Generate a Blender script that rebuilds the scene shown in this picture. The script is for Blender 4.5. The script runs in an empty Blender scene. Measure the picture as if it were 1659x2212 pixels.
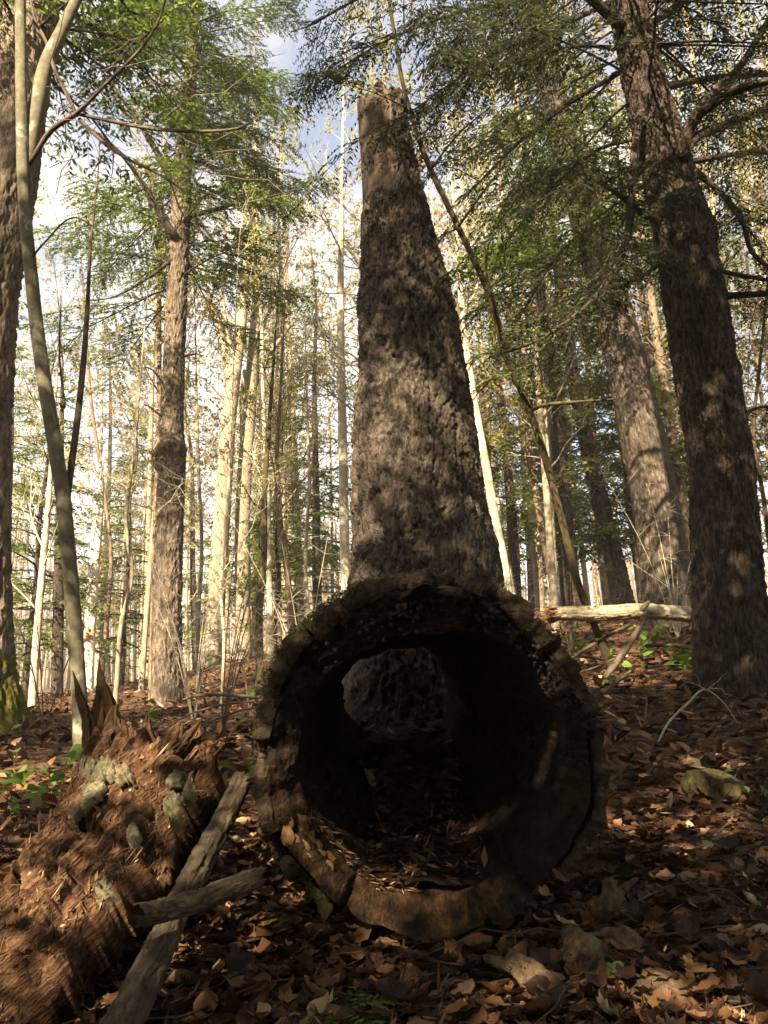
import bpy, math, random
import numpy as np
from mathutils import Vector, Matrix, Euler

# ------------------------------------------------------------------ camera, sky, sun, exposure
scene = bpy.context.scene
col = scene.collection
RAD = math.radians
FPX, VW, VH = 1779.0, 1659.0, 2212.0        # focal length and picture size, in one common unit
PITCH, ROLL = RAD(14.5), RAD(2.0)
CAM = np.array([0.0, 0.0, 0.65])
FWD = np.array([0.0, math.cos(PITCH), math.sin(PITCH)])
_r0 = np.array([1.0, 0, 0]); _u0 = np.array([0.0, -math.sin(PITCH), math.cos(PITCH)])
RGT = _r0 * math.cos(ROLL) - _u0 * math.sin(ROLL)
UPV = _u0 * math.cos(ROLL) + _r0 * math.sin(ROLL)
cd = bpy.data.cameras.new('camera'); cam = bpy.data.objects.new('camera', cd); col.objects.link(cam)
cam.matrix_world = Matrix(((RGT[0], UPV[0], -FWD[0], CAM[0]), (RGT[1], UPV[1], -FWD[1], CAM[1]),
                           (RGT[2], UPV[2], -FWD[2], CAM[2]), (0, 0, 0, 1)))
cd.sensor_fit = 'HORIZONTAL'; cd.sensor_width = 36.0; cd.lens = 36.0 * FPX / VW
cd.clip_start = 0.05; cd.clip_end = 2000
scene.camera = cam

SUN_ELEV, SUN_AZ = RAD(38), RAD(200)          # azimuth measured clockwise from +Y: behind the camera, a little to its left
SUN_STRENGTH, SKY_STRENGTH, EXPOSURE = 5.0, 0.05, 2.65
HAZE = 0.0018
world = bpy.data.worlds.new('World'); scene.world = world; world.use_nodes = True
wn, wl = world.node_tree.nodes, world.node_tree.links
wn.clear()
wo = wn.new('ShaderNodeOutputWorld'); wb = wn.new('ShaderNodeBackground'); wb.inputs[1].default_value = SKY_STRENGTH
sky = wn.new('ShaderNodeTexSky'); sky.sky_type = 'NISHITA'; sky.sun_disc = False
sky.sun_elevation = SUN_ELEV; sky.sun_rotation = SUN_AZ; sky.air_density = 0.9; sky.dust_density = 1.5; sky.ozone_density = 1.5
tc = wn.new('ShaderNodeTexCoord'); mp = wn.new('ShaderNodeMapping'); mp.inputs['Scale'].default_value = (1.3, 1.3, 2.4); mp.inputs['Location'].default_value = (.55, 0, .2)
nz = wn.new('ShaderNodeTexNoise'); nz.inputs['Scale'].default_value = 1.7; nz.inputs['Detail'].default_value = 7; nz.inputs['Roughness'].default_value = .58
cr = wn.new('ShaderNodeValToRGB'); cr.color_ramp.elements[0].position = .38; cr.color_ramp.elements[1].position = .62
mx = wn.new('ShaderNodeMix'); mx.data_type = 'RGBA'; mx.inputs[7].default_value = (4.3, 4.1, 3.8, 1)
wl.new(tc.outputs['Generated'], mp.inputs[0]); wl.new(mp.outputs[0], nz.inputs[0]); wl.new(nz.outputs[0], cr.inputs[0])
wl.new(cr.outputs[0], mx.inputs[0]); wl.new(sky.outputs[0], mx.inputs[6]); wl.new(mx.outputs[2], wb.inputs[0]); wl.new(wb.outputs[0], wo.inputs[0])

sd = bpy.data.lights.new('sun', 'SUN'); sun = bpy.data.objects.new('sun', sd); col.objects.link(sun)
sd.energy = SUN_STRENGTH; sd.angle = RAD(0.53); sd.color = (1.0, .84, .60)
SUND = np.array([math.sin(SUN_AZ) * math.cos(SUN_ELEV), math.cos(SUN_AZ) * math.cos(SUN_ELEV), math.sin(SUN_ELEV)])  # towards the sun
sun.rotation_euler = Vector(SUND).to_track_quat('Z', 'Y').to_euler(); sun.location = (-5, -10, 20)
vs = scene.view_settings; vs.view_transform = 'Standard'; vs.look = 'None'; vs.gamma = 1.0; vs.exposure = EXPOSURE
vs.use_curve_mapping = False
scene.cycles.max_bounces = 3; scene.cycles.diffuse_bounces = 2; scene.cycles.glossy_bounces = 1; scene.cycles.transmission_bounces = 2; scene.cycles.transparent_max_bounces = 2
scene.cycles.use_adaptive_sampling = True; scene.cycles.adaptive_threshold = .013
scene.cycles.caustics_reflective = False; scene.cycles.caustics_refractive = False

# ------------------------------------------------------------------ helpers: pixels, noise, meshes
def ray(px, py):
    return FWD + RGT * ((px - VW / 2) / FPX) + UPV * ((VH / 2 - py) / FPX)
def at(px, py, D):
    d = ray(px, py); return CAM + d * (D / d[1])
def mpp(p):                                  # metres per picture unit at a point
    return float(np.dot(np.asarray(p) - CAM, FWD)) / FPX
def nrm(v):
    v = np.asarray(v, float); return v / (np.linalg.norm(v, axis=-1, keepdims=True) + 1e-12)

def _hash(i, j, k, s):
    h = (i.astype(np.int64) * 374761393 + j.astype(np.int64) * 668265263 + k.astype(np.int64) * 2147483647 + s * 1274126177) & 0xffffffff
    h = ((h ^ (h >> 13)) * 1274126177) & 0xffffffff
    h = ((h ^ (h >> 16)) * 2246822519) & 0xffffffff
    return ((h ^ (h >> 15)) & 0xffffff).astype(float) / 0xffffff
def vn(P, s=0):
    P = np.asarray(P, float); I = np.floor(P); f = P - I; f = f * f * (3 - 2 * f); I = I.astype(np.int64)
    r = 0
    for a in (0, 1):
        for b in (0, 1):
            for c in (0, 1):
                w = (f[..., 0] if a else 1 - f[..., 0]) * (f[..., 1] if b else 1 - f[..., 1]) * (f[..., 2] if c else 1 - f[..., 2])
                r = r + w * _hash(I[..., 0] + a, I[..., 1] + b, I[..., 2] + c, s)
    return r * 2 - 1
def fbm(P, s=0, o=4, g=.5):
    P = np.asarray(P, float); r = 0; a = 1.0; t = 0
    for i in range(o):
        r = r + a * vn(P * 2 ** i + 17.3 * i, s + i); t += a; a *= g
    return r / t
def worley(P, s=0, off=False):
    P = np.asarray(P, float); I = np.floor(P).astype(np.int64); F1 = np.full(P.shape[:-1], 9.0); F2 = F1.copy(); ID = F1 * 0; OFF = np.zeros(P.shape)
    for a in (-1, 0, 1):
        for b in (-1, 0, 1):
            for c in (-1, 0, 1):
                i, j, k = I[..., 0] + a, I[..., 1] + b, I[..., 2] + c
                q = np.stack([i + _hash(i, j, k, s), j + _hash(i, j, k, s + 1), k + _hash(i, j, k, s + 2)], -1)
                d = np.linalg.norm(q - P, axis=-1); id_ = _hash(i, j, k, s + 3)
                n = d < F1
                F2 = np.where(n, F1, np.minimum(F2, d)); ID = np.where(n, id_, ID); F1 = np.where(n, d, F1); OFF = np.where(n[..., None], P - q, OFF)
    return (F1, F2, ID, OFF) if off else (F1, F2, ID)
def sst(a, b, x):
    t = np.clip((x - a) / (b - a), 0, 1); return t * t * (3 - 2 * t)

def mesh_np(name, V, Fs, mats=(), smooth=True, mi=None, attr=None):
    """V Nx3, Fs list of face arrays (tris and/or quads)"""
    me = bpy.data.meshes.new(name); V = np.ascontiguousarray(V, np.float32)
    Fs = [np.asarray(f, np.int32) for f in Fs if len(f)]
    me.vertices.add(len(V)); me.vertices.foreach_set('co', V.ravel())
    nl = sum(f.size for f in Fs); nf = sum(len(f) for f in Fs)
    me.loops.add(nl); me.loops.foreach_set('vertex_index', np.concatenate([f.ravel() for f in Fs]))
    me.polygons.add(nf)
    tot = np.concatenate([np.full(len(f), f.shape[1], np.int32) for f in Fs])
    st = np.concatenate([[0], np.cumsum(tot)[:-1]]).astype(np.int32)
    me.polygons.foreach_set('loop_start', st)
    if smooth: me.polygons.foreach_set('use_smooth', np.ones(nf, bool))
    for m in mats: me.materials.append(m)
    if mi is not None: me.polygons.foreach_set('material_index', np.asarray(mi, np.int32))
    if attr:
        for k, A in attr.items():
            at_ = me.attributes.new(k, 'FLOAT_VECTOR', 'POINT'); at_.data.foreach_set('vector', np.ascontiguousarray(A, np.float32).ravel())
    me.update(calc_edges=True); me.validate()
    return me
def link(name, me, parent=None, loc=None):
    o = bpy.data.objects.new(name, me); col.objects.link(o)
    if parent is not None: o.parent = parent
    if loc is not None: o.location = loc
    return o
def tag(o, label=None, cat=None, group=None, kind=None):
    if label: o['label'] = label
    if cat: o['category'] = cat
    if group: o['group'] = group
    if kind: o['kind'] = kind
    return o
def thing(name, label, cat, loc=(0, 0, 0), group=None):
    o = bpy.data.objects.new(name, None); col.objects.link(o); o.location = tuple(float(c) for c in loc); o.empty_display_size = .1
    return tag(o, label, cat, group)
def part(name, me, parent, label=None):
    """mesh given in world coordinates, parented to an Empty at its base"""
    o = link(name, me, parent); o.matrix_parent_inverse = Matrix.Translation(-Vector(parent.matrix_world.translation if False else parent.location))
    if label: o['label'] = label
    return o

class MB:
    """collects geometry; several materials by index"""
    def __init__(s): s.V = []; s.Q = []; s.T = []; s.qm = []; s.tm = []; s.A = []; s.n = 0
    def add(s, V, Q=None, T=None, m=0, A=None):
        V = np.asarray(V, float).reshape(-1, 3)
        s.V.append(V); s.A.append(V if A is None else A)
        if Q is not None and len(Q): Q = np.asarray(Q); s.Q.append(Q + s.n); s.qm.append(np.full(len(Q), m))
        if T is not None and len(T): T = np.asarray(T); s.T.append(T + s.n); s.tm.append(np.full(len(T), m))
        s.n += len(V)
    def mesh(s, name, mats, smooth=True):
        V = np.concatenate(s.V); Fs = []; mi = []
        if s.Q: Fs.append(np.concatenate(s.Q)); mi.append(np.concatenate(s.qm))
        if s.T: Fs.append(np.concatenate(s.T)); mi.append(np.concatenate(s.tm))
        return mesh_np(name, V, Fs, mats, smooth, np.concatenate(mi), {'bark': np.concatenate(s.A)})

def frames(P):
    T = np.gradient(P, axis=0); T = nrm(T)
    ref = np.array([0, 0, 1.0]) if abs(T[0, 2]) < .8 else np.array([0, -1.0, 0])
    U = nrm(ref - T * (T @ ref)[:, None] if False else np.cross(np.broadcast_to(ref, T.shape), T)); Vv = np.cross(T, U)
    return T, U, Vv
def tube(mb, P, R, n=6, m=0, cap=True, rough=0.0, seed=0):
    P = np.asarray(P, float); R = np.broadcast_to(np.asarray(R, float), (len(P),))
    T, U, Vv = frames(P); a = np.arange(n) * 2 * math.pi / n
    rr = R[:, None] * np.ones(n)[None]
    h = np.concatenate([[0], np.cumsum(np.linalg.norm(np.diff(P, axis=0), axis=1))])
    A = np.stack([np.cos(a)[None] * rr, np.sin(a)[None] * rr, np.broadcast_to(h[:, None], rr.shape)], -1) + seed * 1.37
    if rough: rr = rr * (1 + rough * fbm(A / (R.mean() * 1.2) * [1, 1, .35], seed, 3))
    V = P[:, None] + U[:, None] * (np.cos(a)[None, :, None] * rr[..., None]) + Vv[:, None] * (np.sin(a)[None, :, None] * rr[..., None])
    i = np.arange(len(P) - 1)[:, None] * n; j = np.arange(n)[None]; k = (j + 1) % n
    Q = np.stack([i + j, i + k, i + n + k, i + n + j], -1).reshape(-1, 4)
    V = V.reshape(-1, 3); A = A.reshape(-1, 3); Tt = None
    if cap:
        b = len(V); V = np.concatenate([V, P[:1], P[-1:]]); A = np.concatenate([A, A[:1], A[-1:]])
        e = (len(P) - 1) * n; j = np.arange(n); k = (j + 1) % n
        Tt = np.concatenate([np.stack([k, j, np.full(n, b)], -1), np.stack([e + j, e + k, np.full(n, b + 1)], -1)])
    mb.add(V, Q, Tt, m, A)
def tubes(mb, P, R, n=3, m=0):
    """many open tubes at once: P (count, points, 3), R (count, points) or (points,)"""
    P = np.asarray(P, float); c, k = P.shape[:2]
    if not c: return
    R = np.broadcast_to(np.asarray(R, float), (c, k)); T = nrm(P[:, -1] - P[:, 0]); ref = np.where(np.abs(T[:, 2:3]) < .8, np.array([0, 0, 1.0]), np.array([0, -1.0, 0]))
    U = nrm(np.cross(ref, T)); W = np.cross(T, U); a = np.arange(n) * 2 * math.pi / n
    ring = U[:, None] * np.cos(a)[None, :, None] + W[:, None] * np.sin(a)[None, :, None]
    V = P[:, :, None] + ring[:, None] * R[:, :, None, None]
    i = (np.arange(c) * k * n)[:, None, None] + (np.arange(k - 1) * n)[None, :, None]; j = np.arange(n)[None, None]; q = (j + 1) % n
    mb.add(V.reshape(-1, 3), np.stack([i + j, i + q, i + n + q, i + n + j], -1).reshape(-1, 4), None, m)
def smooth_path(P, n):
    """Catmull-Rom through the rows of P (any number of columns)"""
    P = np.asarray(P, float); Pe = np.concatenate([[2 * P[0] - P[1]], P, [2 * P[-1] - P[-2]]])
    L = np.concatenate([[0], np.cumsum(np.linalg.norm(np.diff(P[:, :3], axis=0), axis=1))]); s = np.linspace(0, L[-1], n)
    k = np.clip(np.searchsorted(L, s, 'right') - 1, 0, len(P) - 2); t = ((s - L[k]) / (L[k + 1] - L[k] + 1e-9))[:, None]
    a, b, c, d = Pe[k], Pe[k + 1], Pe[k + 2], Pe[k + 3]
    return .5 * (2 * b + (c - a) * t + (2 * a - 5 * b + 4 * c - d) * t * t + (3 * b - a - 3 * c + d) * t ** 3)

# ------------------------------------------------------------------ materials
def material(name):
    m = bpy.data.materials.new(name); m.use_nodes = True; n, l = m.node_tree.nodes, m.node_tree.links
    return m, n, l, n['Principled BSDF']
def ramp(n, stops):
    r = n.new('ShaderNodeValToRGB'); e = r.color_ramp.elements
    while len(e) < len(stops): e.new(.5)
    for i, (p, c) in enumerate(stops): e[i].position = p; e[i].color = (*c, 1)
    return r
def coords(n, l, scale, attr='bark'):
    if attr: a = n.new('ShaderNodeAttribute'); a.attribute_name = attr; out = a.outputs['Vector']
    else: a = n.new('ShaderNodeTexCoord'); out = a.outputs['Object']
    mp = n.new('ShaderNodeMapping'); mp.inputs['Scale'].default_value = scale; l.new(out, mp.inputs[0]); return mp.outputs[0]
def noise(n, l, vec, sc, det=5, rough=.6):
    t = n.new('ShaderNodeTexNoise'); t.inputs['Scale'].default_value = sc; t.inputs['Detail'].default_value = det; t.inputs['Roughness'].default_value = rough
    l.new(vec, t.inputs['Vector']); return t.outputs[0]
def mixc(n, l, fac, a, b):
    m = n.new('ShaderNodeMix'); m.data_type = 'RGBA'
    for s, v in ((0, fac), (6, a), (7, b)):
        if hasattr(v, 'is_output'): l.new(v, m.inputs[s])
        else: m.inputs[s].default_value = v if s == 0 else (*v, 1)
    return m.outputs[2]
def bark_mat(name, c0, c1, c2, scale=14, stretch=.25, bump=.6, dist=.02, patch=None, patch_at=(.58, .66), patch_scale=3.0, rough=.9):
    """mottled bark: fine stretched grain, plates, and optional lichen or moss patches"""
    m, n, l, b = material(name)
    v = coords(n, l, (1, 1, stretch)); v2 = coords(n, l, (1, 1, .6))
    f = noise(n, l, v, scale, 5, .7)
    r = ramp(n, [(.3, c0), (.5, c1), (.7, c2)]); l.new(f, r.inputs[0]); c = r.outputs[0]
    big = noise(n, l, v2, scale * .12, 3, .5); rb = ramp(n, [(.35, (.86, .86, .86)), (.65, (1.1, 1.08, 1.05))]); l.new(big, rb.inputs[0])
    mm = n.new('ShaderNodeMix'); mm.data_type = 'RGBA'; mm.blend_type = 'MULTIPLY'; mm.inputs[0].default_value = 1; l.new(c, mm.inputs[6]); l.new(rb.outputs[0], mm.inputs[7]); c = mm.outputs[2]
    if patch:
        pn = noise(n, l, v2, patch_scale, 4, .65); pr = ramp(n, [(patch_at[0], (0, 0, 0)), (patch_at[1], (1, 1, 1))]); l.new(pn, pr.inputs[0])
        c = mixc(n, l, pr.outputs[0], c, patch)
    l.new(c, b.inputs['Base Color']); b.inputs['Roughness'].default_value = rough; b.inputs['Specular IOR Level'].default_value = .15
    if not bump: return m
    bp = n.new('ShaderNodeBump'); bp.inputs['Strength'].default_value = bump; bp.inputs['Distance'].default_value = dist
    vo = n.new('ShaderNodeTexVoronoi'); vo.feature = 'DISTANCE_TO_EDGE'; vo.inputs['Scale'].default_value = scale * 1.6; l.new(v, vo.inputs['Vector'])
    ad = n.new('ShaderNodeMath'); ad.operation = 'MULTIPLY_ADD'; ad.inputs[1].default_value = .5; l.new(vo.outputs[0], ad.inputs[0]); l.new(f, ad.inputs[2])
    l.new(ad.outputs[0], bp.inputs['Height']); l.new(bp.outputs[0], b.inputs['Normal'])
    return m
def leaf_mat(name, stops, trans=.35, rough=.55, island=True, veins=False):
    """thin leaves: colour differs from leaf to leaf, some light passes through"""
    m, n, l, b = material(name)
    if island: g = n.new('ShaderNodeNewGeometry'); v = g.outputs['Random Per Island']
    else: g = n.new('ShaderNodeObjectInfo'); v = g.outputs['Random']
    r = ramp(n, stops); l.new(v, r.inputs[0]); c = r.outputs[0]
    if veins:
        t = n.new('ShaderNodeTexCoord'); nn = noise(n, l, t.outputs['Object'], 60, 4, .7); rr = ramp(n, [(.35, (.6, .55, .5)), (.65, (1.15, 1.15, 1.15))]); l.new(nn, rr.inputs[0])
        mm = n.new('ShaderNodeMix'); mm.data_type = 'RGBA'; mm.blend_type = 'MULTIPLY'; mm.inputs[0].default_value = 1; l.new(c, mm.inputs[6]); l.new(rr.outputs[0], mm.inputs[7]); c = mm.outputs[2]
    l.new(c, b.inputs['Base Color']); b.inputs['Roughness'].default_value = rough; b.inputs['Specular IOR Level'].default_value = .25
    tr = n.new('ShaderNodeBsdfTranslucent'); l.new(c, tr.inputs[0]); ms = n.new('ShaderNodeMixShader'); ms.inputs[0].default_value = trans
    l.new(b.outputs[0], ms.inputs[1]); l.new(tr.outputs[0], ms.inputs[2]); l.new(ms.outputs[0], n['Material Output'].inputs[0])
    return m
def plain_mat(name, c0, c1, sc=20, rough=.85, bump=.4, dist=.01, stretch=(1, 1, 1), attr=None):
    m, n, l, b = material(name); v = coords(n, l, stretch, attr); f = noise(n, l, v, sc, 7, .65)
    r = ramp(n, [(.32, c0), (.68, c1)]); l.new(f, r.inputs[0]); l.new(r.outputs[0], b.inputs['Base Color'])
    b.inputs['Roughness'].default_value = rough; b.inputs['Specular IOR Level'].default_value = .15
    bp = n.new('ShaderNodeBump'); bp.inputs['Strength'].default_value = bump; bp.inputs['Distance'].default_value = dist; l.new(f, bp.inputs['Height']); l.new(bp.outputs[0], b.inputs['Normal'])
    return m
M = {}
M['snag'] = bark_mat('snag_bark', (.019, .014, .0105), (.062, .048, .036), (.145, .119, .093), 48, .32, 1.0, .03)
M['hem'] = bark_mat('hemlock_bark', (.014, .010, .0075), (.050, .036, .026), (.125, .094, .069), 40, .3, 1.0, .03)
M['hem_lit'] = bark_mat('sunlit_hemlock_bark', (.034, .025, .018), (.105, .08, .058), (.25, .20, .148), 34, .28, 1.0, .03, patch=(.14, .08, .057), patch_at=(.66, .78), patch_scale=2.2)  # lighter copy of the hemlock bark, sunlight put into its colour
M['grey'] = bark_mat('grey_ridged_bark', (.035, .026, .019), (.095, .073, .053), (.18, .145, .108), 34, .2, 1.0, .03)
M['edge'] = bark_mat('flaky_bark', (.055, .040, .028), (.14, .106, .074), (.30, .24, .17), 24, .3, .9, .03)
M['beech'] = bark_mat('smooth_grey_bark', (.07, .062, .038), (.115, .102, .066), (.165, .148, .10), 22, .8, .25, .006, patch=(.24, .235, .17), patch_at=(.58, .66), patch_scale=9)
M['moss_stem'] = bark_mat('mossy_stem_bark', (.03, .022, .012), (.06, .045, .022), (.10, .078, .035), 25, .4, .4, .008, patch=(.075, .08, .016), patch_at=(.54, .66), patch_scale=5)
M['birch'] = bark_mat('pale_birch_bark', (.25, .215, .155), (.37, .325, .24), (.50, .455, .355), 14, 1.6, 0, 0, patch=(.31, .30, .14), patch_at=(.56, .68), patch_scale=4)
M['thin'] = bark_mat('thin_tree_bark', (.13, .105, .075), (.23, .19, .135), (.35, .30, .22), 14, .6, 0, 0, patch=(.27, .26, .12), patch_at=(.58, .72), patch_scale=3)
M['brownthin'] = bark_mat('brown_thin_bark', (.085, .06, .038), (.155, .113, .075), (.24, .18, .12), 14, .6, 0, 0)
M['deadpale'] = bark_mat('bare_dead_wood', (.52, .42, .31), (.70, .61, .49), (.82, .75, .64), 10, .1, .3, .01, patch=(.42, .20, .08), patch_at=(.62, .68), patch_scale=3.5)
M['barewood'] = bark_mat('weathered_bare_wood', (.045, .031, .020), (.088, .063, .042), (.15, .115, .08), 14, .12, .5, .012)
M['stick'] = bark_mat('dead_branch_bark', (.030, .022, .014), (.075, .055, .036), (.145, .115, .078), 34, .16, .9, .01, patch=(.30, .32, .25), patch_at=(.70, .73), patch_scale=7)
M['fallen'] = bark_mat('silvery_fallen_wood', (.13, .105, .065), (.24, .205, .14), (.36, .32, .235), 22, .12, .7, .012, patch=(.07, .055, .03), patch_at=(.58, .68), patch_scale=6)
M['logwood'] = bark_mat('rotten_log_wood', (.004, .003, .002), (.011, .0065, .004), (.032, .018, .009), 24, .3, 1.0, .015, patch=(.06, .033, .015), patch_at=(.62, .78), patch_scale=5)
M['logbark'] = bark_mat('log_bark', (.014, .010, .0065), (.040, .027, .017), (.090, .063, .040), 30, .3, 1.0, .02, patch=(.040, .040, .011), patch_at=(.54, .66), patch_scale=5)
M['rot'] = bark_mat('red_rotten_wood', (.030, .0145, .0075), (.080, .041, .021), (.20, .118, .064), 70, .08, 1.0, .012, patch=(.18, .10, .05), patch_at=(.60, .72), patch_scale=10)
M['rotfib'] = leaf_mat('rotten_fibre', [(0, (.025, .012, .006)), (.5, (.078, .039, .019)), (.85, (.18, .10, .05)), (1, (.38, .26, .145))], .05, .85)
M['lichen'] = plain_mat('lichen_bark', (.028, .022, .011), (.135, .118, .068), 70, .9, .8, .005)
M['slab'] = plain_mat('bark_slab', (.028, .018, .011), (.14, .092, .052), 45, .9, 1.0, .012, (1, 1, .5))
M['lit_lipwood'] = bark_mat('lit_brown_rim_wood', (.008, .0045, .0025), (.024, .013, .006), (.066, .036, .015), 40, .3, 1.0, .014, patch=(.11, .060, .024), patch_at=(.62, .76), patch_scale=7)  # lighter brown paints light onto the less decayed lower-left lip
M['rock'] = plain_mat('mossy_rock', (.032, .025, .011), (.098, .078, .034), 26, .9, .8, .02)
M['moss'] = leaf_mat('moss_blades', [(0, (.02, .02, .006)), (.6, (.06, .055, .014)), (1, (.13, .11, .035))], .3, .8)
M['crust'] = plain_mat('black_crust', (.004, .0035, .003), (.018, .015, .013), 40, .7, .5, .006)
M['orange'] = plain_mat('orange_flake', (.06, .03, .012), (.19, .10, .042), 90, .85, .8, .004)
M['hemleaf'] = leaf_mat('hemlock_needles', [(0, (.036, .060, .010)), (.45, (.080, .130, .017)), (.85, (.135, .195, .026)), (1, (.22, .27, .05))], .5, .5)
M['hemolive'] = leaf_mat('olive_needles', [(0, (.075, .075, .02)), (.5, (.13, .135, .034)), (.85, (.20, .19, .05)), (1, (.24, .16, .08))], .5, .6)
M['hemdry'] = leaf_mat('dull_needles', [(0, (.016, .024, .008)), (.5, (.034, .048, .014)), (.85, (.058, .070, .022)), (1, (.10, .08, .04))], .40, .6)
M['bud'] = leaf_mat('spring_buds', [(0, (.19, .16, .04)), (.4, (.28, .27, .055)), (.8, (.36, .36, .08)), (1, (.34, .21, .10))], .55, .6)
M['budbrown'] = leaf_mat('brown_buds', [(0, (.22, .13, .08)), (.5, (.33, .21, .13)), (1, (.36, .30, .12))], .4, .6)
M['seed'] = leaf_mat('fresh_green_leaf', [(0, (.06, .12, .018)), (1, (.13, .22, .035))], .45, .45)
LIT = [(0, (.016, .0075, .004)), (.35, (.046, .021, .009)), (.65, (.105, .048, .020)), (.88, (.19, .096, .040)), (.97, (.29, .175, .085)), (1, (.50, .38, .22))]
M['leaf'] = leaf_mat('fallen_leaf', LIT, .22, .62, False, True)
M['litter'] = leaf_mat('leaf_litter', LIT, .22, .65)
M['soil'] = plain_mat('leaf_mould', (.03, .016, .009), (.13, .07, .036), 11, .95, .8, .03)
# ------------------------------------------------------------------ ground
_gp = [(830, 2212, 1.98), (300, 2212, 1.95), (1350, 2212, 1.95), (60, 2212, 1.95), (1640, 2212, 1.95),
       (930, 2060, 2.35), (1600, 2000, 2.45), (1600, 1800, 3.3), (1480, 1680, 3.9), (1590, 1500, 6.2), (1330, 1850, 2.9),
       (1300, 1480, 6.6), (1400, 1380, 9.5), (1300, 1345, 14), (1600, 1340, 14), (900, 1345, 16),
       (500, 1500, 13), (200, 1515, 12), (60, 1600, 6.5), (100, 1740, 3.9), (30, 1850, 3.0), (480, 1590, 7), (850, 1556, 5.9), (620, 1640, 4.5)]
_cp = [at(*g) for g in _gp]
_cp += [np.array(c) for c in [(-60, 60, 3.2), (60, 60, 9.5), (0, 60, 4.6), (-150, 200, 16), (150, 200, 30), (0, 220, 22), (-20, 25, 1.5), (-7, 25, 1.75), (20, 25, 4.6),
        (-15, -15, -1.2), (15, -15, .4), (0, -7, -.35), (0, 0, -.02), (-4, 0, -.25), (4, 0, .35), (-5, 5, .35), (5, 5, .95), (-10, 10, .7), (-40, -40, -3), (40, -40, 1)]]
_cp = np.array(_cp)
def _tpsk(r2): return np.where(r2 > 1e-12, r2 * np.log(r2 + 1e-12), 0)
_n = len(_cp); _K = _tpsk(((_cp[:, None, :2] - _cp[None, :, :2]) ** 2).sum(-1)) + np.eye(_n) * .02
_Pm = np.c_[np.ones(_n), _cp[:, :2]]; _A = np.block([[_K, _Pm], [_Pm.T, np.zeros((3, 3))]])
_W = np.linalg.solve(_A, np.r_[_cp[:, 2], 0, 0, 0])
def G(x, y, fine=True):
    x = np.asarray(x, float); y = np.asarray(y, float); r = _W[_n] + _W[_n + 1] * x + _W[_n + 2] * y
    for i in range(_n): r = r + _W[i] * _tpsk((x - _cp[i, 0]) ** 2 + (y - _cp[i, 1]) ** 2)
    if fine:
        P = np.stack([x, y, x * 0], -1); far = np.clip(np.hypot(x, y) / 8, 0, 1)
        r = r + .035 * fbm(P * 2.2, 5, 3) + .12 * far * fbm(P * .45, 9, 3) + .5 * np.clip(np.hypot(x, y) / 60, 0, 1) * fbm(P * .08, 3, 2)
    return r
_lx = np.linspace(-9, 9, 361); _ly = np.linspace(-2, 22, 481); _LZ = G(*np.meshgrid(_lx, _ly, indexing='ij'))
def GL(x, y):
    """ground height from a 5 cm table of G (near the viewer only)"""
    fx = np.clip((np.asarray(x) + 9) / .05, 0, 359.999); fy = np.clip((np.asarray(y) + 2) / .05, 0, 479.999); i, j = fx.astype(int), fy.astype(int); u, v = fx - i, fy - j
    return (_LZ[i, j] * (1 - u) + _LZ[i + 1, j] * u) * (1 - v) + (_LZ[i, j + 1] * (1 - u) + _LZ[i + 1, j + 1] * u) * v
def g1(x, y):
    if -9 < x < 9 and -2 < y < 22: return float(GL(x, y))
    return float(G(np.array([x]), np.array([y]))[0])
_s = np.linspace(-1, 1, 241); _gx = np.sinh(_s * 5.2) / math.sinh(5.2) * 260; _sy = np.linspace(-.62, 1, 291); _gy = np.sinh(_sy * 5.2) / math.sinh(5.2) * 300 + 2.0
X, Y = np.meshgrid(_gx, _gy, indexing='ij'); Z = G(X, Y)
_nx, _ny = X.shape; i = np.arange(_nx - 1)[:, None] * _ny; j = np.arange(_ny - 1)[None]
Q = np.stack([i + j, i + _ny + j, i + _ny + j + 1, i + j + 1], -1).reshape(-1, 4)
ground = link('ground', mesh_np('ground', np.stack([X, Y, Z], -1).reshape(-1, 3), [Q], [M['soil']]))
tag(ground, 'sloping forest floor of brown leaf mould', None, None, 'structure')

# ------------------------------------------------------------------ tree builders
def px_path(pts, D, D1=None):
    """(px, py, full width in px) bottom to top at depth D (to D1) -> rows x, y, z, radius"""
    out = []
    for k, (px, py, w) in enumerate(pts):
        d = D if D1 is None else D + (D1 - D) * k / (len(pts) - 1)
        p = at(px, py, d); out.append([*p, w / 2 * mpp(p)])
    return np.array(out)
def to_ground(path, extra_top=0.0, taper=.3):
    """carry the lowest point down into the ground, and the top on by some metres"""
    P = path.copy(); d = P[1] - P[0]; d = d / max(d[2], 1e-3)
    z = g1(P[0, 0], P[0, 1]) - .12
    if P[0, 2] > z + .03:
        q = P[0] - d * (P[0, 2] - z); q[3] = P[0, 3] * 1.02; P = np.vstack([q, P])
    if extra_top:
        d = P[-1] - P[-2]; d = d / np.linalg.norm(d[:3]); q = P[-1] + d * extra_top; q[3] = P[-1, 3] * taper; P = np.vstack([P, q])
    return P
def flaky(w, q, plate, aspect, seed):
    """relief of plated bark: two sizes of tilted flakes parted by fissures, over long furrows"""
    d = 0
    for k, (sz, am) in enumerate(((1.0, .62), (.46, .34))):
        F1, F2, ID, OFF = worley(w / (plate * sz) * [1, 1, 1 / aspect], seed + 40 * k, True); t = (ID * 7919) % 1 - .5
        d = d + am * (sst(.01, .11, F2 - F1) * (.55 + .6 * ID) - .5 - OFF[..., 2] * .55 + (OFF[..., 0] + OFF[..., 1]) * t * .9)
    fur = np.abs(fbm(w / plate * [.45, .45, .06], seed + 7, 3)); return d - .38 + .8 * (sst(.0, .14, fur) - .8) + .22 * fbm(q / plate * [3, 3, 1], seed + 5, 3, .65)
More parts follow.
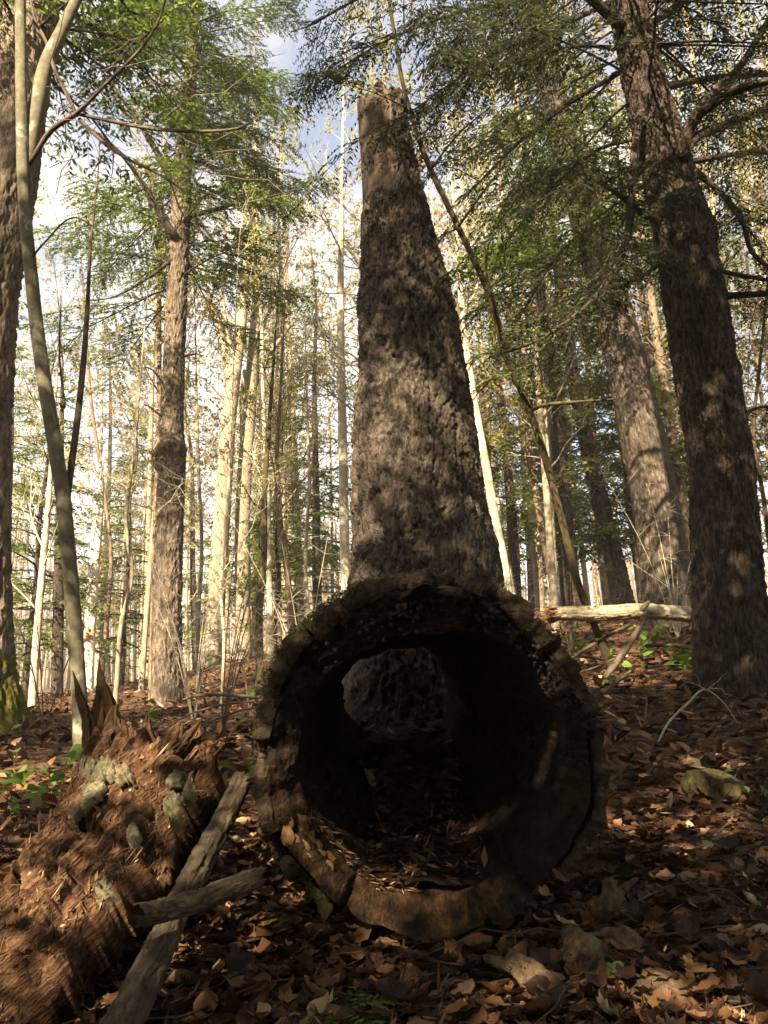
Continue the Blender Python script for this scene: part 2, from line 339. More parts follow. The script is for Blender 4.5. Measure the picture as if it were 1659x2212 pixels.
def trunk_mesh(name, path, mat, nu=48, nv=160, plate=.05, depth=.02, seed=0, flare=.0, flare_h=.4, lobes=5, broken=0.0, bumps=(), aspect=4.0, mats=None, matf=None, radf=None, smooth=True):
    S = smooth_path(path, nv); C, R = S[:, :3], np.maximum(S[:, 3], .002)
    T, U, Vv = frames(C); a = np.arange(nu) * 2 * math.pi / nu
    h = np.concatenate([[0], np.cumsum(np.linalg.norm(np.diff(C, axis=0), axis=1))])
    r0 = float(R[: max(3, nv // 3)].mean())
    ca, sa = np.cos(a)[None], np.sin(a)[None]
    q = np.stack([ca * R[:, None] + 0 * h[:, None], sa * R[:, None] + 0 * h[:, None], np.broadcast_to(h[:, None], (nv, nu))], -1)
    rr = np.broadcast_to(R[:, None], (nv, nu)).copy()
    rr *= 1 + .05 * fbm(q / (r0 * 1.6) * [1, 1, .4], seed + 3, 3)
    if flare:
        f = np.exp(-h / flare_h)[:, None]; rr *= 1 + flare * f * (.75 + .45 * np.cos(lobes * a[None] + seed) * f + .3 * vn(np.stack([ca * 2 + 0 * f, sa * 2 + 0 * f, 0 * f + ca * 0 + seed], -1), seed))
    for (bh, ba, bs, amp) in bumps:
        da = (a[None] - ba + math.pi) % (2 * math.pi) - math.pi
        rr += amp * np.exp(-((h[:, None] - bh) / bs) ** 2 - (da / (bs / r0)) ** 2) * (1 + .6 * fbm(q / .05, seed + 9, 3))
    if depth:
        w = q + np.stack([fbm(q / plate * .7 + k * 31, seed + 20 + k, 2) for k in range(3)], -1) * plate * .55 * np.array([1, 1, 2.5])
        d = flaky(w, q, plate, aspect, seed)
        if radf is not None: rr = rr + radf(h[:, None] + 0 * a, a[None] + 0 * h[:, None], q, d, depth)
        else: rr = rr + depth * d
    V = C[:, None] + U[:, None] * (ca[..., None] * rr[..., None]) + Vv[:, None] * (sa[..., None] * rr[..., None])
    if broken:
        k = max(2, int(nv * .06)); up = np.linspace(0, 1, k)[:, None] ** 2
        V[-k:] += (T[-k:, None] * (up * broken * (vn(np.stack([np.cos(a) * 3, np.sin(a) * 3, a * 0 + seed], -1), seed + 1) + .5 * vn(np.stack([np.cos(a) * 9, np.sin(a) * 9, a * 0 + seed], -1), seed + 2)))[..., None])
    V = V.reshape(-1, 3); i = np.arange(nv - 1)[:, None] * nu; j = np.arange(nu)[None]; k = (j + 1) % nu
    Q = np.stack([i + j, i + k, i + nu + k, i + nu + j], -1).reshape(-1, 4)
    top = V[-nu:].mean(0) - T[-1] * (broken * .8); n0 = len(V); e = (nv - 1) * nu; jj = np.arange(nu); kk = (jj + 1) % nu
    Tt = np.stack([e + jj, e + kk, np.full(nu, n0)], -1)
    A = np.concatenate([q.reshape(-1, 3), q[-1].mean(0)[None]]) + seed * 2.3
    mi = None
    if matf is not None:
        f = matf(h[:, None] + 0 * a, a[None] + 0 * h[:, None], q)[:-1].reshape(-1).astype(int); mi = np.concatenate([f, np.full(nu, 1)])
    return mesh_np(name, np.vstack([V, top]), [Q, Tt], mats or [mat], smooth, mi, {'bark': A})

def leaf_quads(mb, base, d, side, L, W, m=1):
    """diamond leaflets: base point, direction, sideways vector, length, width (arrays)"""
    mid = base + d * (L * .45)[:, None]; s = side * (W * .5)[:, None]
    V = np.stack([base, mid + s, base + d * L[:, None], mid - s], 1).reshape(-1, 3)
    mb.add(V, np.arange(len(base) * 4).reshape(-1, 4), None, m)
def sprays(mb, poly, rg, t0=.2, twig=.5, step=.06, leaf=.05, width=.018, gap=.03, droop=.25, density=1.0, wood=True, hang=0.0, full=.35, base_r=.004):
    """flat hemlock sprays along a branch polyline: side twigs in the branch plane, leaflets on both sides of each"""
    poly = np.asarray(poly, float); L = np.concatenate([[0], np.cumsum(np.linalg.norm(np.diff(poly, axis=0), axis=1))]); tot = L[-1]
    n = max(2, int(tot * (1 - t0) / step * density)); s = t0 + (1 - t0) * (np.arange(n) + rg.random(n)) / n; s = np.clip(s, 0, .999)
    P = np.stack([np.interp(s * tot, L, poly[:, k]) for k in range(3)], -1); e = np.stack([np.interp(np.minimum(s + .02, 1) * tot, L, poly[:, k]) - np.interp(np.maximum(s - .02, 0) * tot, L, poly[:, k]) for k in range(3)], -1); T = nrm(e)
    hs = nrm(np.cross(T, np.array([0, 0, 1.0]))); sg = np.where(np.arange(n) % 2, 1.0, -1.0)
    ang = RAD(52) + rg.normal(0, .22, n); d = nrm(T * np.cos(ang)[:, None] + hs * (sg * np.sin(ang))[:, None] + np.array([0, 0, 1.0]) * (rg.normal(-.08, .16, n) - hang)[:, None])
    tl = twig * (full + (1 - full) * (1 - s) ** .7 * np.minimum(1, (s - t0 * .6) * 5)) * rg.uniform(.5, 1.15, n)
    # twig curves: start + d*u - droop*u^2
    cnt = np.maximum(2, (tl / gap).astype(int)); idx = np.repeat(np.arange(n), cnt); u = np.concatenate([(np.arange(c) + .6) / c for c in cnt])
    pos = P[idx] + d[idx] * (tl[idx] * u)[:, None]; pos[:, 2] -= droop * tl[idx] * u * u
    td = d[idx].copy(); td[:, 2] -= 2 * droop * u; td = nrm(td); sh = nrm(np.cross(td, np.array([0, 0, 1.0])))
    N = len(idx)
    for sgn in (1, -1):
        keep = rg.random(N) < .93; k = np.where(keep)[0]; a = RAD(48) + rg.normal(0, .25, len(k))
        ld = nrm(td[k] * np.cos(a)[:, None] + sh[k] * (sgn * np.sin(a))[:, None] + np.array([0, 0, 1]) * rg.normal(-.12, .28, len(k))[:, None])
        sd_ = nrm(np.cross(ld, np.array([0, 0, 1.0])) * .0 + np.cross(ld, nrm(np.array([0, 0, 1.0]) + rg.normal(0, .55, (len(k), 3)))))
        ll = leaf * rg.uniform(.6, 1.25, len(k)) * (1.15 - .5 * u[k]); leaf_quads(mb, pos[k], ld, sd_, ll, np.full(len(k), width) * rg.uniform(.7, 1.2, len(k)))
    if wood:
        uu = np.array([0, .5, 1.0]); pp = P[:, None] + d[:, None] * (tl[:, None] * uu)[..., None]; pp[..., 2] -= droop * tl[:, None] * uu * uu
        tubes(mb, pp, np.array([1, .7, .3]) * base_r)
def arc(base, az, L, elev, droop, rg, n=7, wob=.05):
    t = np.linspace(0, 1, n); p = np.stack([np.cos(az) * L * t, np.sin(az) * L * t, L * (elev * t - droop * t * t)], -1)
    p[1:] += rg.normal(0, wob * L / 3, (n - 1, 3)) * t[1:, None]; return np.asarray(base) + p
def interp_path(path, z):
    return np.array([np.interp(z, path[:, 2], path[:, k]) for k in range(4)])
def hemlock_crown(path, rg, z0, z1, nb, Lmax, top_frac=.25, leaf=.05, width=.018, gap=.03, step=.06, az_pref=None, shape=.0, droop=(.15, .4), elev=(-.05, .35), lim=.012, leafmat='hemleaf', barkmat='hem', skip=0, twig=.34, limbs=None, wood=True):
    mb = MB()
    for k in range(nb):
        f = (k + rg.random()) / nb; z = z0 + (z1 - z0) * f; c = interp_path(path, z)
        L = Lmax * (1 - (1 - top_frac) * f) * rg.uniform(.6, 1.1)
        az = rg.uniform(0, 2 * math.pi) if az_pref is None else az_pref[0] + rg.normal(0, az_pref[1])
        p = arc(c[:3], az, L, rg.uniform(*elev), rg.uniform(*droop), rg)
        tube(mb, p, np.linspace(lim * (.6 + L / Lmax * .6), .003, len(p)), 5, 0, False, 0, k)
        if rg.random() < skip: continue
        sprays(mb, p, rg, .18, twig * L, step, leaf, width, gap, rg.uniform(.1, .35), 1.0, wood)
        for _ in range(2):        # side limbs
            j = rg.integers(2, 5); a2 = az + rg.choice([-1, 1]) * rg.uniform(.5, .9); p2 = arc(p[j], a2, L * rg.uniform(.35, .6), rg.uniform(-.1, .2), rg.uniform(.1, .35), rg, 5)
            tube(mb, p2, np.linspace(lim * .5, .002, 5), 4, 0, False, 0, k); sprays(mb, p2, rg, .1, twig * L * .7, step, leaf, width, gap, .2, 1.0, wood)
    for p, r0, tw in (limbs or []):
        sprays(mb, p, rg, .15, tw, step, leaf, width, gap, .3, 1.0, wood)
    return mb.mesh('crown', [M[barkmat], M[leafmat]])
def bare_crown(path, rg, z0, nb, Lmax, levels=3, budmat='bud', barkmat='thin', buds=1.0, rise=(.35, 1.1), bud=.045, top=True, side=None, thick=.45, r_min=.003):
    """leafless crown with spring buds"""
    mb = MB(); ends = []; segs = []; segr = []
    def grow(p0, dirv, L, r, lev):
        n = 5; p = [p0]; d = nrm(dirv)
        for s in range(n - 1):
            d = nrm(d + rg.normal(0, .16, 3) + np.array([0, 0, .09])); p.append(p[-1] + d * L / (n - 1))
        p = np.array(p); segs.append(p); segr.append(np.linspace(r, max(r * .35, r_min * .6), n))
        if lev < levels - 1:
            m = rg.integers(4, 7) if lev == 0 else rg.integers(3, 6)
            for s in range(m):
                t = rg.uniform(.25, 1.0); i = min(int(t * (n - 1)), n - 2); q = p[i] + (p[i + 1] - p[i]) * (t * (n - 1) - i)
                dd = nrm(p[i + 1] - p[i]); w = nrm(rg.normal(0, 1, 3)); grow(q, dd * .75 + w * .75 + np.array([0, 0, .12]), L * rg.uniform(.35, .62), max(r * .45, r_min), lev + 1)
        else:
            for s in range(5): ends.append(p[rg.integers(1, n)] + rg.normal(0, .02, 3))
            ends.append(p[-1])
    zt = path[-1, 2]
    for k in range(nb):
        f = (k + rg.random()) / nb; z = z0 + (zt - z0) * f ** .9; c = interp_path(path, z); az = rg.uniform(0, 2 * math.pi) if side is None else side + rg.normal(0, .7)
        up = rg.uniform(*rise); L = Lmax * (1 - .55 * f) * rg.uniform(.5, 1.15)
        grow(c[:3], np.array([math.cos(az), math.sin(az), up]), L, max(c[3] * thick * rg.uniform(.5, 1), r_min * 1.5), 0)
    if top: grow(path[-1, :3], np.array([0, 0, 1.0]), Lmax * .7, path[-1, 3], 0)
    tubes(mb, np.array(segs), np.array(segr))
    E = np.array(ends); E = E[rg.random(len(E)) < buds]
    if len(E):
        d = nrm(rg.normal(0, 1, E.shape) + [0, 0, .3]); s = nrm(np.cross(d, rg.normal(0, 1, E.shape))); leaf_quads(mb, E, d, s, rg.uniform(.6, 1.4, len(E)) * bud, rg.uniform(.6, 1.3, len(E)) * bud * .6)
    return mb.mesh('crown', [M[barkmat], M[budmat]])
def limb_obj(parent, pts, D0, D1, mat, name='branch', n=14, nseg=8, rough=.15, seed=1):
    """a single branch from picture points (px, py, width), its depth running D0 -> D1; returns its polyline"""
    S = smooth_path(px_path(pts, D0, D1), n); mb = MB(); tube(mb, S[:, :3], np.maximum(S[:, 3], .0015), nseg, 0, True, rough, seed)
    part(name, mb.mesh(name, [mat]), parent); return S
# ------------------------------------------------------------------ main trees
rg = np.random.default_rng(7)
# the tall broken trunk behind the log
p = to_ground(px_path([(905, 1470, 330), (925, 1250, 306), (910, 1100, 276), (897, 900, 248), (880, 700, 208), (858, 500, 158), (834, 340, 122), (822, 228, 110)], 6.1))
snag = thing('broken_trunk', 'tall thick dead trunk snapped off at the top, behind the hollow log', 'dead tree', (p[0, 0], p[0, 1], g1(p[0, 0], p[0, 1])))
_hs = np.concatenate([[0], np.cumsum(np.linalg.norm(np.diff(p[:, :3], axis=0), axis=1))]); _ht = _hs[-1]
def _bare(h, a, q):          # upper part has lost its bark except for a strip on the right
    lim = _ht - 1.02 + .16 * fbm(q * 5, 4, 3) + .55 * sst(.55, .75, np.cos(a - 2.75)) * 2.2
    return h > lim
def _snr(h, a, q, d, depth):
    b = _bare(h, a, q); g = .006 * fbm(q * [30, 30, 3], 8, 3)
    return np.where(b, -.018 + g, depth * d + .020 * sst(.1, .5, fbm(q * [3, 3, 1.2], 12, 3)) + .03 * sst(.2, .6, np.cos(a - .3)) * sst(0, .03, 2.55 + .08 * fbm(q * 9, 3, 3) - h))
part('trunk', trunk_mesh('trunk', p, None, 270, 430, .054, .034, 3, .16, .5, 5, .08, aspect=3.0, smooth=False, mats=[M['snag'], M['barewood']], matf=_bare, radf=_snr), snag)

# the dark hemlock on the right with its bare limbs
p = to_ground(px_path([(1590, 1480, 168), (1572, 1250, 148), (1556, 1000, 136), (1524, 800, 131), (1493, 600, 128), (1450, 400, 112), (1397, 200, 92), (1352, 0, 78)], 6.2), 5.5, .4)
hem = thing('hemlock_tree', 'dark hemlock with thick bare limbs, right of the fallen pole', 'tree', (p[0, 0], p[0, 1], g1(p[0, 0], p[0, 1])))
_kn = [(2.6, 2.3, .1, .03), (3.9, 2.6, .13, .05), (3.3, .3, .1, .03), (4.6, 1.8, .1, .03), (2.0, 1.4, .08, .03)]
hem_trunk = part('trunk', trunk_mesh('trunk', p, M['hem'], 160, 480, .04, .022, 11, .22, .3, 4, aspect=3.4, smooth=False, bumps=_kn), hem)
R_HEM = p
limbs = []
for pts, d0, d1 in [
        ([(1465, 340, 24), (1488, 270, 21), (1540, 200, 18), (1600, 140, 15), (1680, 10, 11)], 6.1, 6.6),
        ([(1470, 345, 26), (1500, 262, 22), (1545, 222, 20), (1600, 190, 19), (1680, 172, 16)], 6.0, 5.4),
        ([(1470, 350, 28), (1500, 300, 24), (1580, 265, 20), (1690, 225, 18)], 6.1, 6.9),
        ([(1480, 352, 16), (1560, 337, 12), (1620, 330, 11), (1690, 330, 9)], 6.2, 7.0),
        ([(1490, 362, 15), (1545, 405, 13), (1600, 470, 12), (1625, 545, 10), (1690, 600, 8)], 6.2, 5.8),
        ([(1535, 580, 12), (1600, 595, 9), (1690, 610, 7)], 6.2, 6.6),
        ([(1545, 640, 17), (1620, 636, 14), (1700, 630, 12)], 6.2, 5.9),
        ([(1430, 190, 20), (1500, 175, 14), (1570, 165, 12), (1690, 160, 9)], 6.3, 7.4),
        ([(1390, 60, 16), (1450, 20, 13), (1520, -60, 10)], 6.3, 7.0),
        ([(1345, 60, 26), (1300, 20, 20), (1240, -25, 16), (1150, -60, 10)], 6.1, 5.2),
        ([(1385, 240, 18), (1368, 345, 16), (1362, 470, 17), (1335, 570, 16), (1270, 660, 12), (1165, 735, 6)], 6.0, 5.3),
        ([(1425, 480, 20), (1380, 455, 15), (1310, 400, 11), (1260, 385, 7)], 6.1, 5.6),
        ([(1440, 560, 12), (1380, 600, 8), (1300, 640, 6), (1230, 700, 4)], 6.1, 6.6),
        ([(1345, 105, 10), (1250, 100, 7), (1150, 125, 5), (1010, 170, 3)], 6.1, 5.6),
        ([(1330, 0, 14), (1200, 60, 10), (1060, 120, 7), (960, 190, 4), (820, 290, 3)], 6.2, 5.2),
        ([(1350, 150, 12), (1250, 210, 9), (1130, 300, 7), (1000, 430, 4)], 6.2, 6.8),
        ([(1320, -60, 16), (1150, -10, 12), (980, 30, 8), (830, 90, 5), (700, 170, 3)], 6.2, 5.0),
        ([(1300, -160, 16), (1050, -90, 12), (850, -40, 8), (660, 60, 4)], 6.2, 6.6),
        ([(1370, 300, 9), (1280, 330, 7), (1180, 420, 5), (1080, 540, 3)], 6.2, 7.2),
        ([(1395, 400, 9), (1290, 470, 6), (1200, 560, 4), (1120, 690, 3)], 6.2, 7.4),
        ([(1600, 900, 8), (1640, 880, 6), (1700, 885, 4)], 6.2, 6.5)]:
    S = limb_obj(hem, pts, d0, d1, M['hem'], 'branch', 18, 8, .18, len(limbs)); limbs.append((S[:, :3], .01, .42))
mbw = MB()
for k in range(70):     # thin dead twigs that bristle from the trunk
    z = rg.uniform(1.6, 5.6); c = interp_path(p, z); az = rg.uniform(0, 6.28); q = arc(c[:3], az, rg.uniform(.3, .9), rg.uniform(-.3, .3), rg.uniform(0, .6), rg, 6, .25)
    tube(mbw, q, np.linspace(.004, .0012, 6), 3, 0, False)
tag(link('dead_twig', mbw.mesh('dead_twig', [M['stick']]), hem_trunk), kind='stuff')
mbc = MB()
for k, (q, r0, tw) in enumerate(limbs):
    n_ = 1 if k in (5, 6, 11, 20) else (1.2 if k < 9 else 2)
    sprays(mbc, q, rg, .2, .5, .06 / n_, .052, .015, .028, .45, 1.0, True, .12, .5, .0028)
    for s in range(7 if k > 8 else 3):                 # side limbs carrying drooping sprays
        j = rg.integers(5, len(q) - 1); t = nrm(q[j] - q[j - 2]); az = math.atan2(t[1], t[0]) + rg.choice([-1, 1]) * rg.uniform(.4, 1.2)
        q2 = arc(q[j], az, rg.uniform(.6, 1.3), rg.uniform(-.25, .15), rg.uniform(.2, .6), rg, 6); tube(mbc, q2, np.linspace(.006, .0018, 6), 4, 0, False)
        sprays(mbc, q2, rg, .1, .36, .05, .052, .015, .028, .4, 1.0, True, .1, .5, .002)
for k in range(95):                        # upper whorls, above the picture
    z = rg.uniform(6.0, p[-1, 2]); c = interp_path(p, z); q = arc(c[:3], rg.uniform(0, 6.28), rg.uniform(1.6, 4.2), rg.uniform(0, .3), rg.uniform(.1, .4), rg)
    tube(mbc, q, np.linspace(.016, .003, 7), 4, 0, False); sprays(mbc, q, rg, .15, .9, .10, .085, .022, .045, .3, 1.0, True)
part('crown', mbc.mesh('crown', [M['hem'], M['hemdry']]), hem)

# the hemlock with a burl, on the left
p = to_ground(px_path([(360, 1490, 68), (361, 1300, 62), (365, 1150, 60), (371, 1010, 58), (372, 900, 48), (379, 700, 44), (390, 480, 42), (397, 330, 36), (410, 180, 29), (420, 60, 23), (428, -60, 20)], 11.0), 5, .2)
burl = thing('hemlock_tree', 'hemlock with a knobbly burl halfway up its sunlit trunk and bright green crown', 'tree', (p[0, 0], p[0, 1], g1(p[0, 0], p[0, 1])))
_bz = at(370, 985, 11)[2] - p[0, 2]
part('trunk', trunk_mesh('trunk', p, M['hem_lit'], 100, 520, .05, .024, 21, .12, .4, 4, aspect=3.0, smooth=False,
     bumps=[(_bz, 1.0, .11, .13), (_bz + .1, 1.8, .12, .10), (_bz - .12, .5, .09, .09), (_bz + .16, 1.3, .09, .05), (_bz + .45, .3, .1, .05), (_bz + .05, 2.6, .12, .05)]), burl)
for pts, d0, d1 in [([(385, 520, 20), (350, 470, 16), (310, 400, 12), (260, 330, 8), (200, 280, 5)], 10.9, 10.2), ([(395, 420, 18), (340, 330, 14), (290, 250, 10), (230, 170, 6)], 10.9, 11.4),
                    ([(395, 470, 12), (470, 450, 8), (560, 430, 5), (640, 410, 3)], 11.0, 10.5), ([(372, 560, 9), (320, 600, 7), (250, 640, 4), (190, 650, 3)], 10.9, 10.4),
                    ([(355, 830, 6), (330, 800, 4), (312, 792, 3)], 10.9, 10.7), ([(396, 770, 5), (420, 765, 4), (440, 768, 2)], 10.9, 10.7), ([(350, 900, 6), (325, 880, 4), (310, 872, 2)], 10.9, 10.8), ([(355, 690, 6), (330, 670, 4), (310, 668, 2)], 10.9, 10.8)]:
    limb_obj(burl, pts, d0, d1, M['hem'], 'branch', 12, 7, .15, 3)
_z = lambda py, D=11.0: at(380, py, D)[2]
part('crown', hemlock_crown(p, rg, _z(640), _z(-170), 80, 2.2, .8, .058, .019, .019, .05, twig=.34, lim=.014, elev=(-.2, .4)), burl)

# the big flaky trunk cut by the left edge of the picture
p = to_ground(px_path([(-28, 1590, 150), (-42, 1400, 130), (-44, 1000, 122), (-36, 800, 122), (-20, 600, 124), (8, 400, 132), (32, 220, 130), (52, 60, 128), (66, -80, 122)], 6.6), 6, .6)
edge = thing('old_tree', 'massive flaky-barked tree with a mossy foot beside the rotten stump', 'tree', (p[0, 0], p[0, 1], g1(p[0, 0], p[0, 1])))
def _mossy(h, a, q): return (h < .62 + .25 * fbm(q * 6, 31, 3)) & (fbm(q * 14, 33, 3) > -.35)
M['mossbark'] = bark_mat('mossy_bark', (.05, .05, .012), (.115, .105, .02), (.19, .165, .04), 26, .6, .9, .02)
part('trunk', trunk_mesh('trunk', p, None, 120, 360, .06, .036, 41, .55, .35, 4, aspect=3.2, mats=[M['edge'], M['mossbark']], matf=_mossy), edge)
part('crown', hemlock_crown(p, rg, 7.0, 9.2, 46, 2.0, .9, .10, .032, .05, .10, lim=.02), edge)  # crown band shaped to shade the upper trunk of the burled hemlock

# the smooth grey sapling in front of it
p = to_ground(px_path([(175, 1600, 34), (168, 1450, 33), (142, 1130, 32), (120, 970, 31), (92, 800, 30), (72, 640, 28), (52, 420, 26), (46, 200, 24), (44, 0, 22)], 4.7), 3, .5)
sap = thing('young_tree', 'smooth grey bare sapling curving up beside the big flaky tree', 'tree', (p[0, 0], p[0, 1], g1(p[0, 0], p[0, 1])))
part('trunk', trunk_mesh('trunk', p, M['beech'], 40, 300, .03, .0022, 51, .18, .15, 3, aspect=1.2), sap)
for pts, d0, d1 in [([(52, 395, 26), (62, 330, 32), (78, 240, 34), (100, 140, 31), (132, 70, 26), (165, 0, 22), (190, -70, 20)], 4.72, 4.9),
                    ([(60, 360, 9), (110, 282, 12), (165, 245, 11), (225, 185, 8), (300, 110, 7), (345, 40, 5), (365, -40, 4)], 4.72, 4.3),
                    ([(168, 246, 8), (240, 262, 8), (330, 278, 8), (430, 284, 7), (510, 278, 5), (545, 262, 3)], 4.62, 4.2),
                    ([(165, 248, 9), (140, 195, 8), (118, 150, 8), (95, 80, 7), (60, 30, 6)], 4.62, 4.9),
                    ([(172, 258, 9), (215, 300, 8), (270, 340, 7), (340, 375, 5), (410, 420, 3)], 4.62, 4.2),
                    ([(98, 140, 9), (90, 90, 8), (72, 30, 6), (62, -20, 5)], 4.85, 5.2), ([(140, 1120, 14), (152, 1020, 15), (168, 900, 14), (182, 760, 12), (190, 640, 9), (196, 520, 6), (210, 400, 3), (216, 300, 2)], 4.75, 5.0),
                    ([(140, 880, 5), (128, 760, 4), (132, 640, 3)], 4.75, 5.2), ([(66, 560, 5), (100, 520, 4), (160, 470, 3), (240, 520, 2)], 4.7, 4.2)]:
    limb_obj(sap, pts, d0, d1, M['beech'] if len(pts) > 6 and pts[0][2] > 20 else M['stick'], 'branch', 22, 9, .06, 5)
mbw = MB()
for k in range(46):
    q0 = at(rg.uniform(80, 480), rg.uniform(20, 420), rg.uniform(4.2, 4.8)); q = arc(q0, rg.uniform(-1, 1.2), rg.uniform(.25, .8), rg.uniform(-.6, .9), rg.uniform(-.2, .5), rg, 6, .2)
    tube(mbw, q, np.linspace(.0032, .001, 6), 3, 0, False)
tag(part('twig', mbw.mesh('twig', [M['brownthin']]), sap), kind='stuff')

# thin dark leaning stem right of the broken trunk
pts = [(1276, 1330, 17), (1245, 1250, 17), (1215, 1130, 16), (1172, 970, 16), (1135, 865, 15), (1092, 765, 15), (1060, 645, 14), (992, 495, 13), (930, 365, 12), (895, 270, 10), (868, 170, 9), (850, 60, 8)]
p = to_ground(px_path(pts, 7.2, 5.6), 2, .5)
lean = thing('leaning_stem', 'thin dark mossy stem leaning towards the broken trunk', 'tree', (p[0, 0], p[0, 1], g1(p[0, 0], p[0, 1])))
part('trunk', trunk_mesh('trunk', p, M['moss_stem'], 24, 320, .03, .003, 61, .1, .2, 3), lean)
for pts, d0, d1 in [([(1150, 887, 8), (1175, 875, 9), (1250, 868, 7), (1330, 862, 3)], 6.5, 6.0), ([(1095, 760, 8), (1150, 740, 6), (1230, 700, 4)], 6.3, 5.8), ([(1060, 640, 7), (1050, 560, 5), (1075, 470, 4), (1120, 400, 3)], 6.1, 6.2), ([(990, 490, 6), (1040, 420, 5), (1100, 340, 3)], 5.9, 5.6), ([(930, 365, 6), (990, 290, 4), (1060, 230, 3)], 5.8, 5.5)]:
    S = limb_obj(lean, pts, d0, d1, M['moss_stem'], 'branch', 12, 7, .1, 2)
mb = MB()
for q0, q1 in [((1060, 640), (1130, 560)), ((1040, 600), (960, 560)), ((1092, 765), (1010, 745)), ((1110, 800), (1040, 800)), ((1080, 720), (1180, 690)), ((990, 495), (930, 500)), ((1092, 770), (1150, 800))]:
    pa = at(*q0, 6.1); pb = at(*q1, 5.9); q = np.linspace(pa, pb, 6); q[:, 2] -= .12 * np.linspace(0, 1, 6) ** 2; tube(mb, q, np.linspace(.006, .002, 6), 4, 0, False); sprays(mb, q, rg, .1, .3, .035, .045, .013, .026, .3, 1.0, True, .05, .6)
part('crown', mb.mesh('crown', [M['hem'], M['hemleaf']]), lean)

# three large trunks standing back on the right
def back_trunk(label, pts, D, mat, seed, ext, crown=None, nu=120, nv=420, depth=.028, plate=.06):
    p = to_ground(px_path(pts, D), ext, .35)
    t = thing('hemlock_tree', label, 'tree', (p[0, 0], p[0, 1], g1(p[0, 0], p[0, 1])), 'hemlocks standing back among the bare trees')
    part('trunk', trunk_mesh('trunk', p, M[mat], nu, nv, plate, depth, seed, .2, .4, 4, aspect=4.5, smooth=False), t)
    if crown: part('crown', hemlock_crown(p, rg, *crown[:4], **crown[4]), t)
    return t
zz = lambda py, D: at(830, py, D)[2]
back_trunk('thick leaning ridged trunk just beyond the fallen pole', [(1446, 1300, 112), (1420, 1100, 98), (1378, 900, 92), (1332, 700, 80), (1275, 500, 70), (1218, 300, 60), (1168, 100, 52), (1140, 0, 48)], 11.0, 'grey', 71, 4,
           (zz(620, 11), 11.5, 56, 2.4, dict(leaf=.10, width=.032, gap=.04, step=.08, leafmat='hemleaf', twig=.36, elev=(-.2, .2))))
back_trunk('slim dark hemlock trunk between the leaning stem and the thick ridged trunk', [(1348, 1310, 46), (1325, 1200, 42), (1296, 1080, 37), (1262, 930, 32), (1236, 800, 28), (1215, 650, 24)], 15.0, 'hem', 72, 3,
           (zz(1180, 15), zz(560, 15), 60, 2.2, dict(leaf=.12, width=.04, gap=.05, step=.1, twig=.34, elev=(-.15, .15), skip=.1)), 40, 240)
back_trunk('short stub of trunk half hidden by the thick ridged trunk', [(1408, 1310, 48), (1396, 1200, 44), (1386, 1100, 42), (1370, 950, 38), (1350, 800, 34)], 13.5, 'grey', 73, 4, None, 40, 200)

# pale trunks of the sunlit wood on the left, each with its own bare crown
def bare_tree(name, label, pts, D, mat, seed, ext, z0, nb, Lmax, cat='tree', group=None, buds='bud', nu=20, nv=140, depth=.006, plate=.05, levels=3, topoff=False, side=None, limbpts=(), bud=.05):
    p = to_ground(px_path(pts, D), ext, .25); r = np.random.default_rng(seed)
    t = thing(name, label, cat, (p[0, 0], p[0, 1], g1(p[0, 0], p[0, 1])), group)
    part('trunk', trunk_mesh('trunk', p, M[mat], nu, nv, plate, depth, seed, .15, .3, 3), t)
    for lp in limbpts: limb_obj(t, lp, D, D + .5, M[mat], 'branch', 14, 7, .08, seed)
    if nb: part('crown', bare_crown(p, r, z0, nb, Lmax, levels, buds, mat, .8, bud=bud), t)
    return t
gA = 'pale bare trees of the sunlit wood'
bare_tree('bare_tree', 'pale forked bare tree, left of a matching pair beyond the burled hemlock', [(462, 1420, 40), (470, 1250, 38), (482, 1080, 36), (493, 920, 32), (508, 800, 27), (522, 700, 22), (530, 600, 18)], 18, 'thin', 81, 5, zz(760, 18), 16, 2.6, group=gA,
          limbpts=[[(497, 900, 20), (497, 820, 18), (478, 730, 15), (455, 640, 11), (430, 560, 7)], [(512, 780, 14), (490, 720, 10), (480, 640, 8), (455, 560, 5)]], nu=30, nv=200)
bare_tree('bare_tree', 'pale forked bare tree, right of a matching pair beyond the burled hemlock', [(526, 1440, 36), (524, 1250, 34), (525, 1080, 33), (536, 920, 30), (546, 780, 26), (552, 680, 20), (552, 600, 15)], 18.5, 'thin', 82, 5, zz(780, 18), 16, 2.6, group=gA,
          limbpts=[[(542, 850, 14), (570, 790, 11), (600, 740, 8), (640, 690, 5)], [(530, 980, 12), (520, 900, 10), (528, 800, 8)]], nu=30, nv=200)
bare_tree('birch_tree', 'slender yellowish birch standing close against the left of the broken trunk', [(748, 1300, 22), (744, 1150, 21), (741, 1000, 20), (738, 850, 18), (736, 700, 16), (736, 560, 13), (738, 440, 10)], 15, 'birch', 83, 3, zz(860, 15), 22, 1.8, cat='birch', bud=.05)
bare_tree('birch_tree', 'slender yellow-lit birch leaning beside the right of the broken trunk', [(1098, 1260, 22), (1075, 1150, 21), (1052, 1020, 20), (1030, 900, 18), (1008, 760, 16), (996, 640, 14), (986, 520, 10)], 13, 'birch', 84, 3, zz(800, 13), 20, 1.6, cat='birch', bud=.05)
bare_tree('birch_tree', 'thin white birch stem beside the mossy foot of the flaky tree', [(68, 1545, 17), (78, 1400, 17), (92, 1230, 15), (105, 1090, 12), (112, 980, 8)], 9.5, 'birch', 85, 2, zz(1300, 9.5), 14, 1.5, cat='birch', bud=.03)
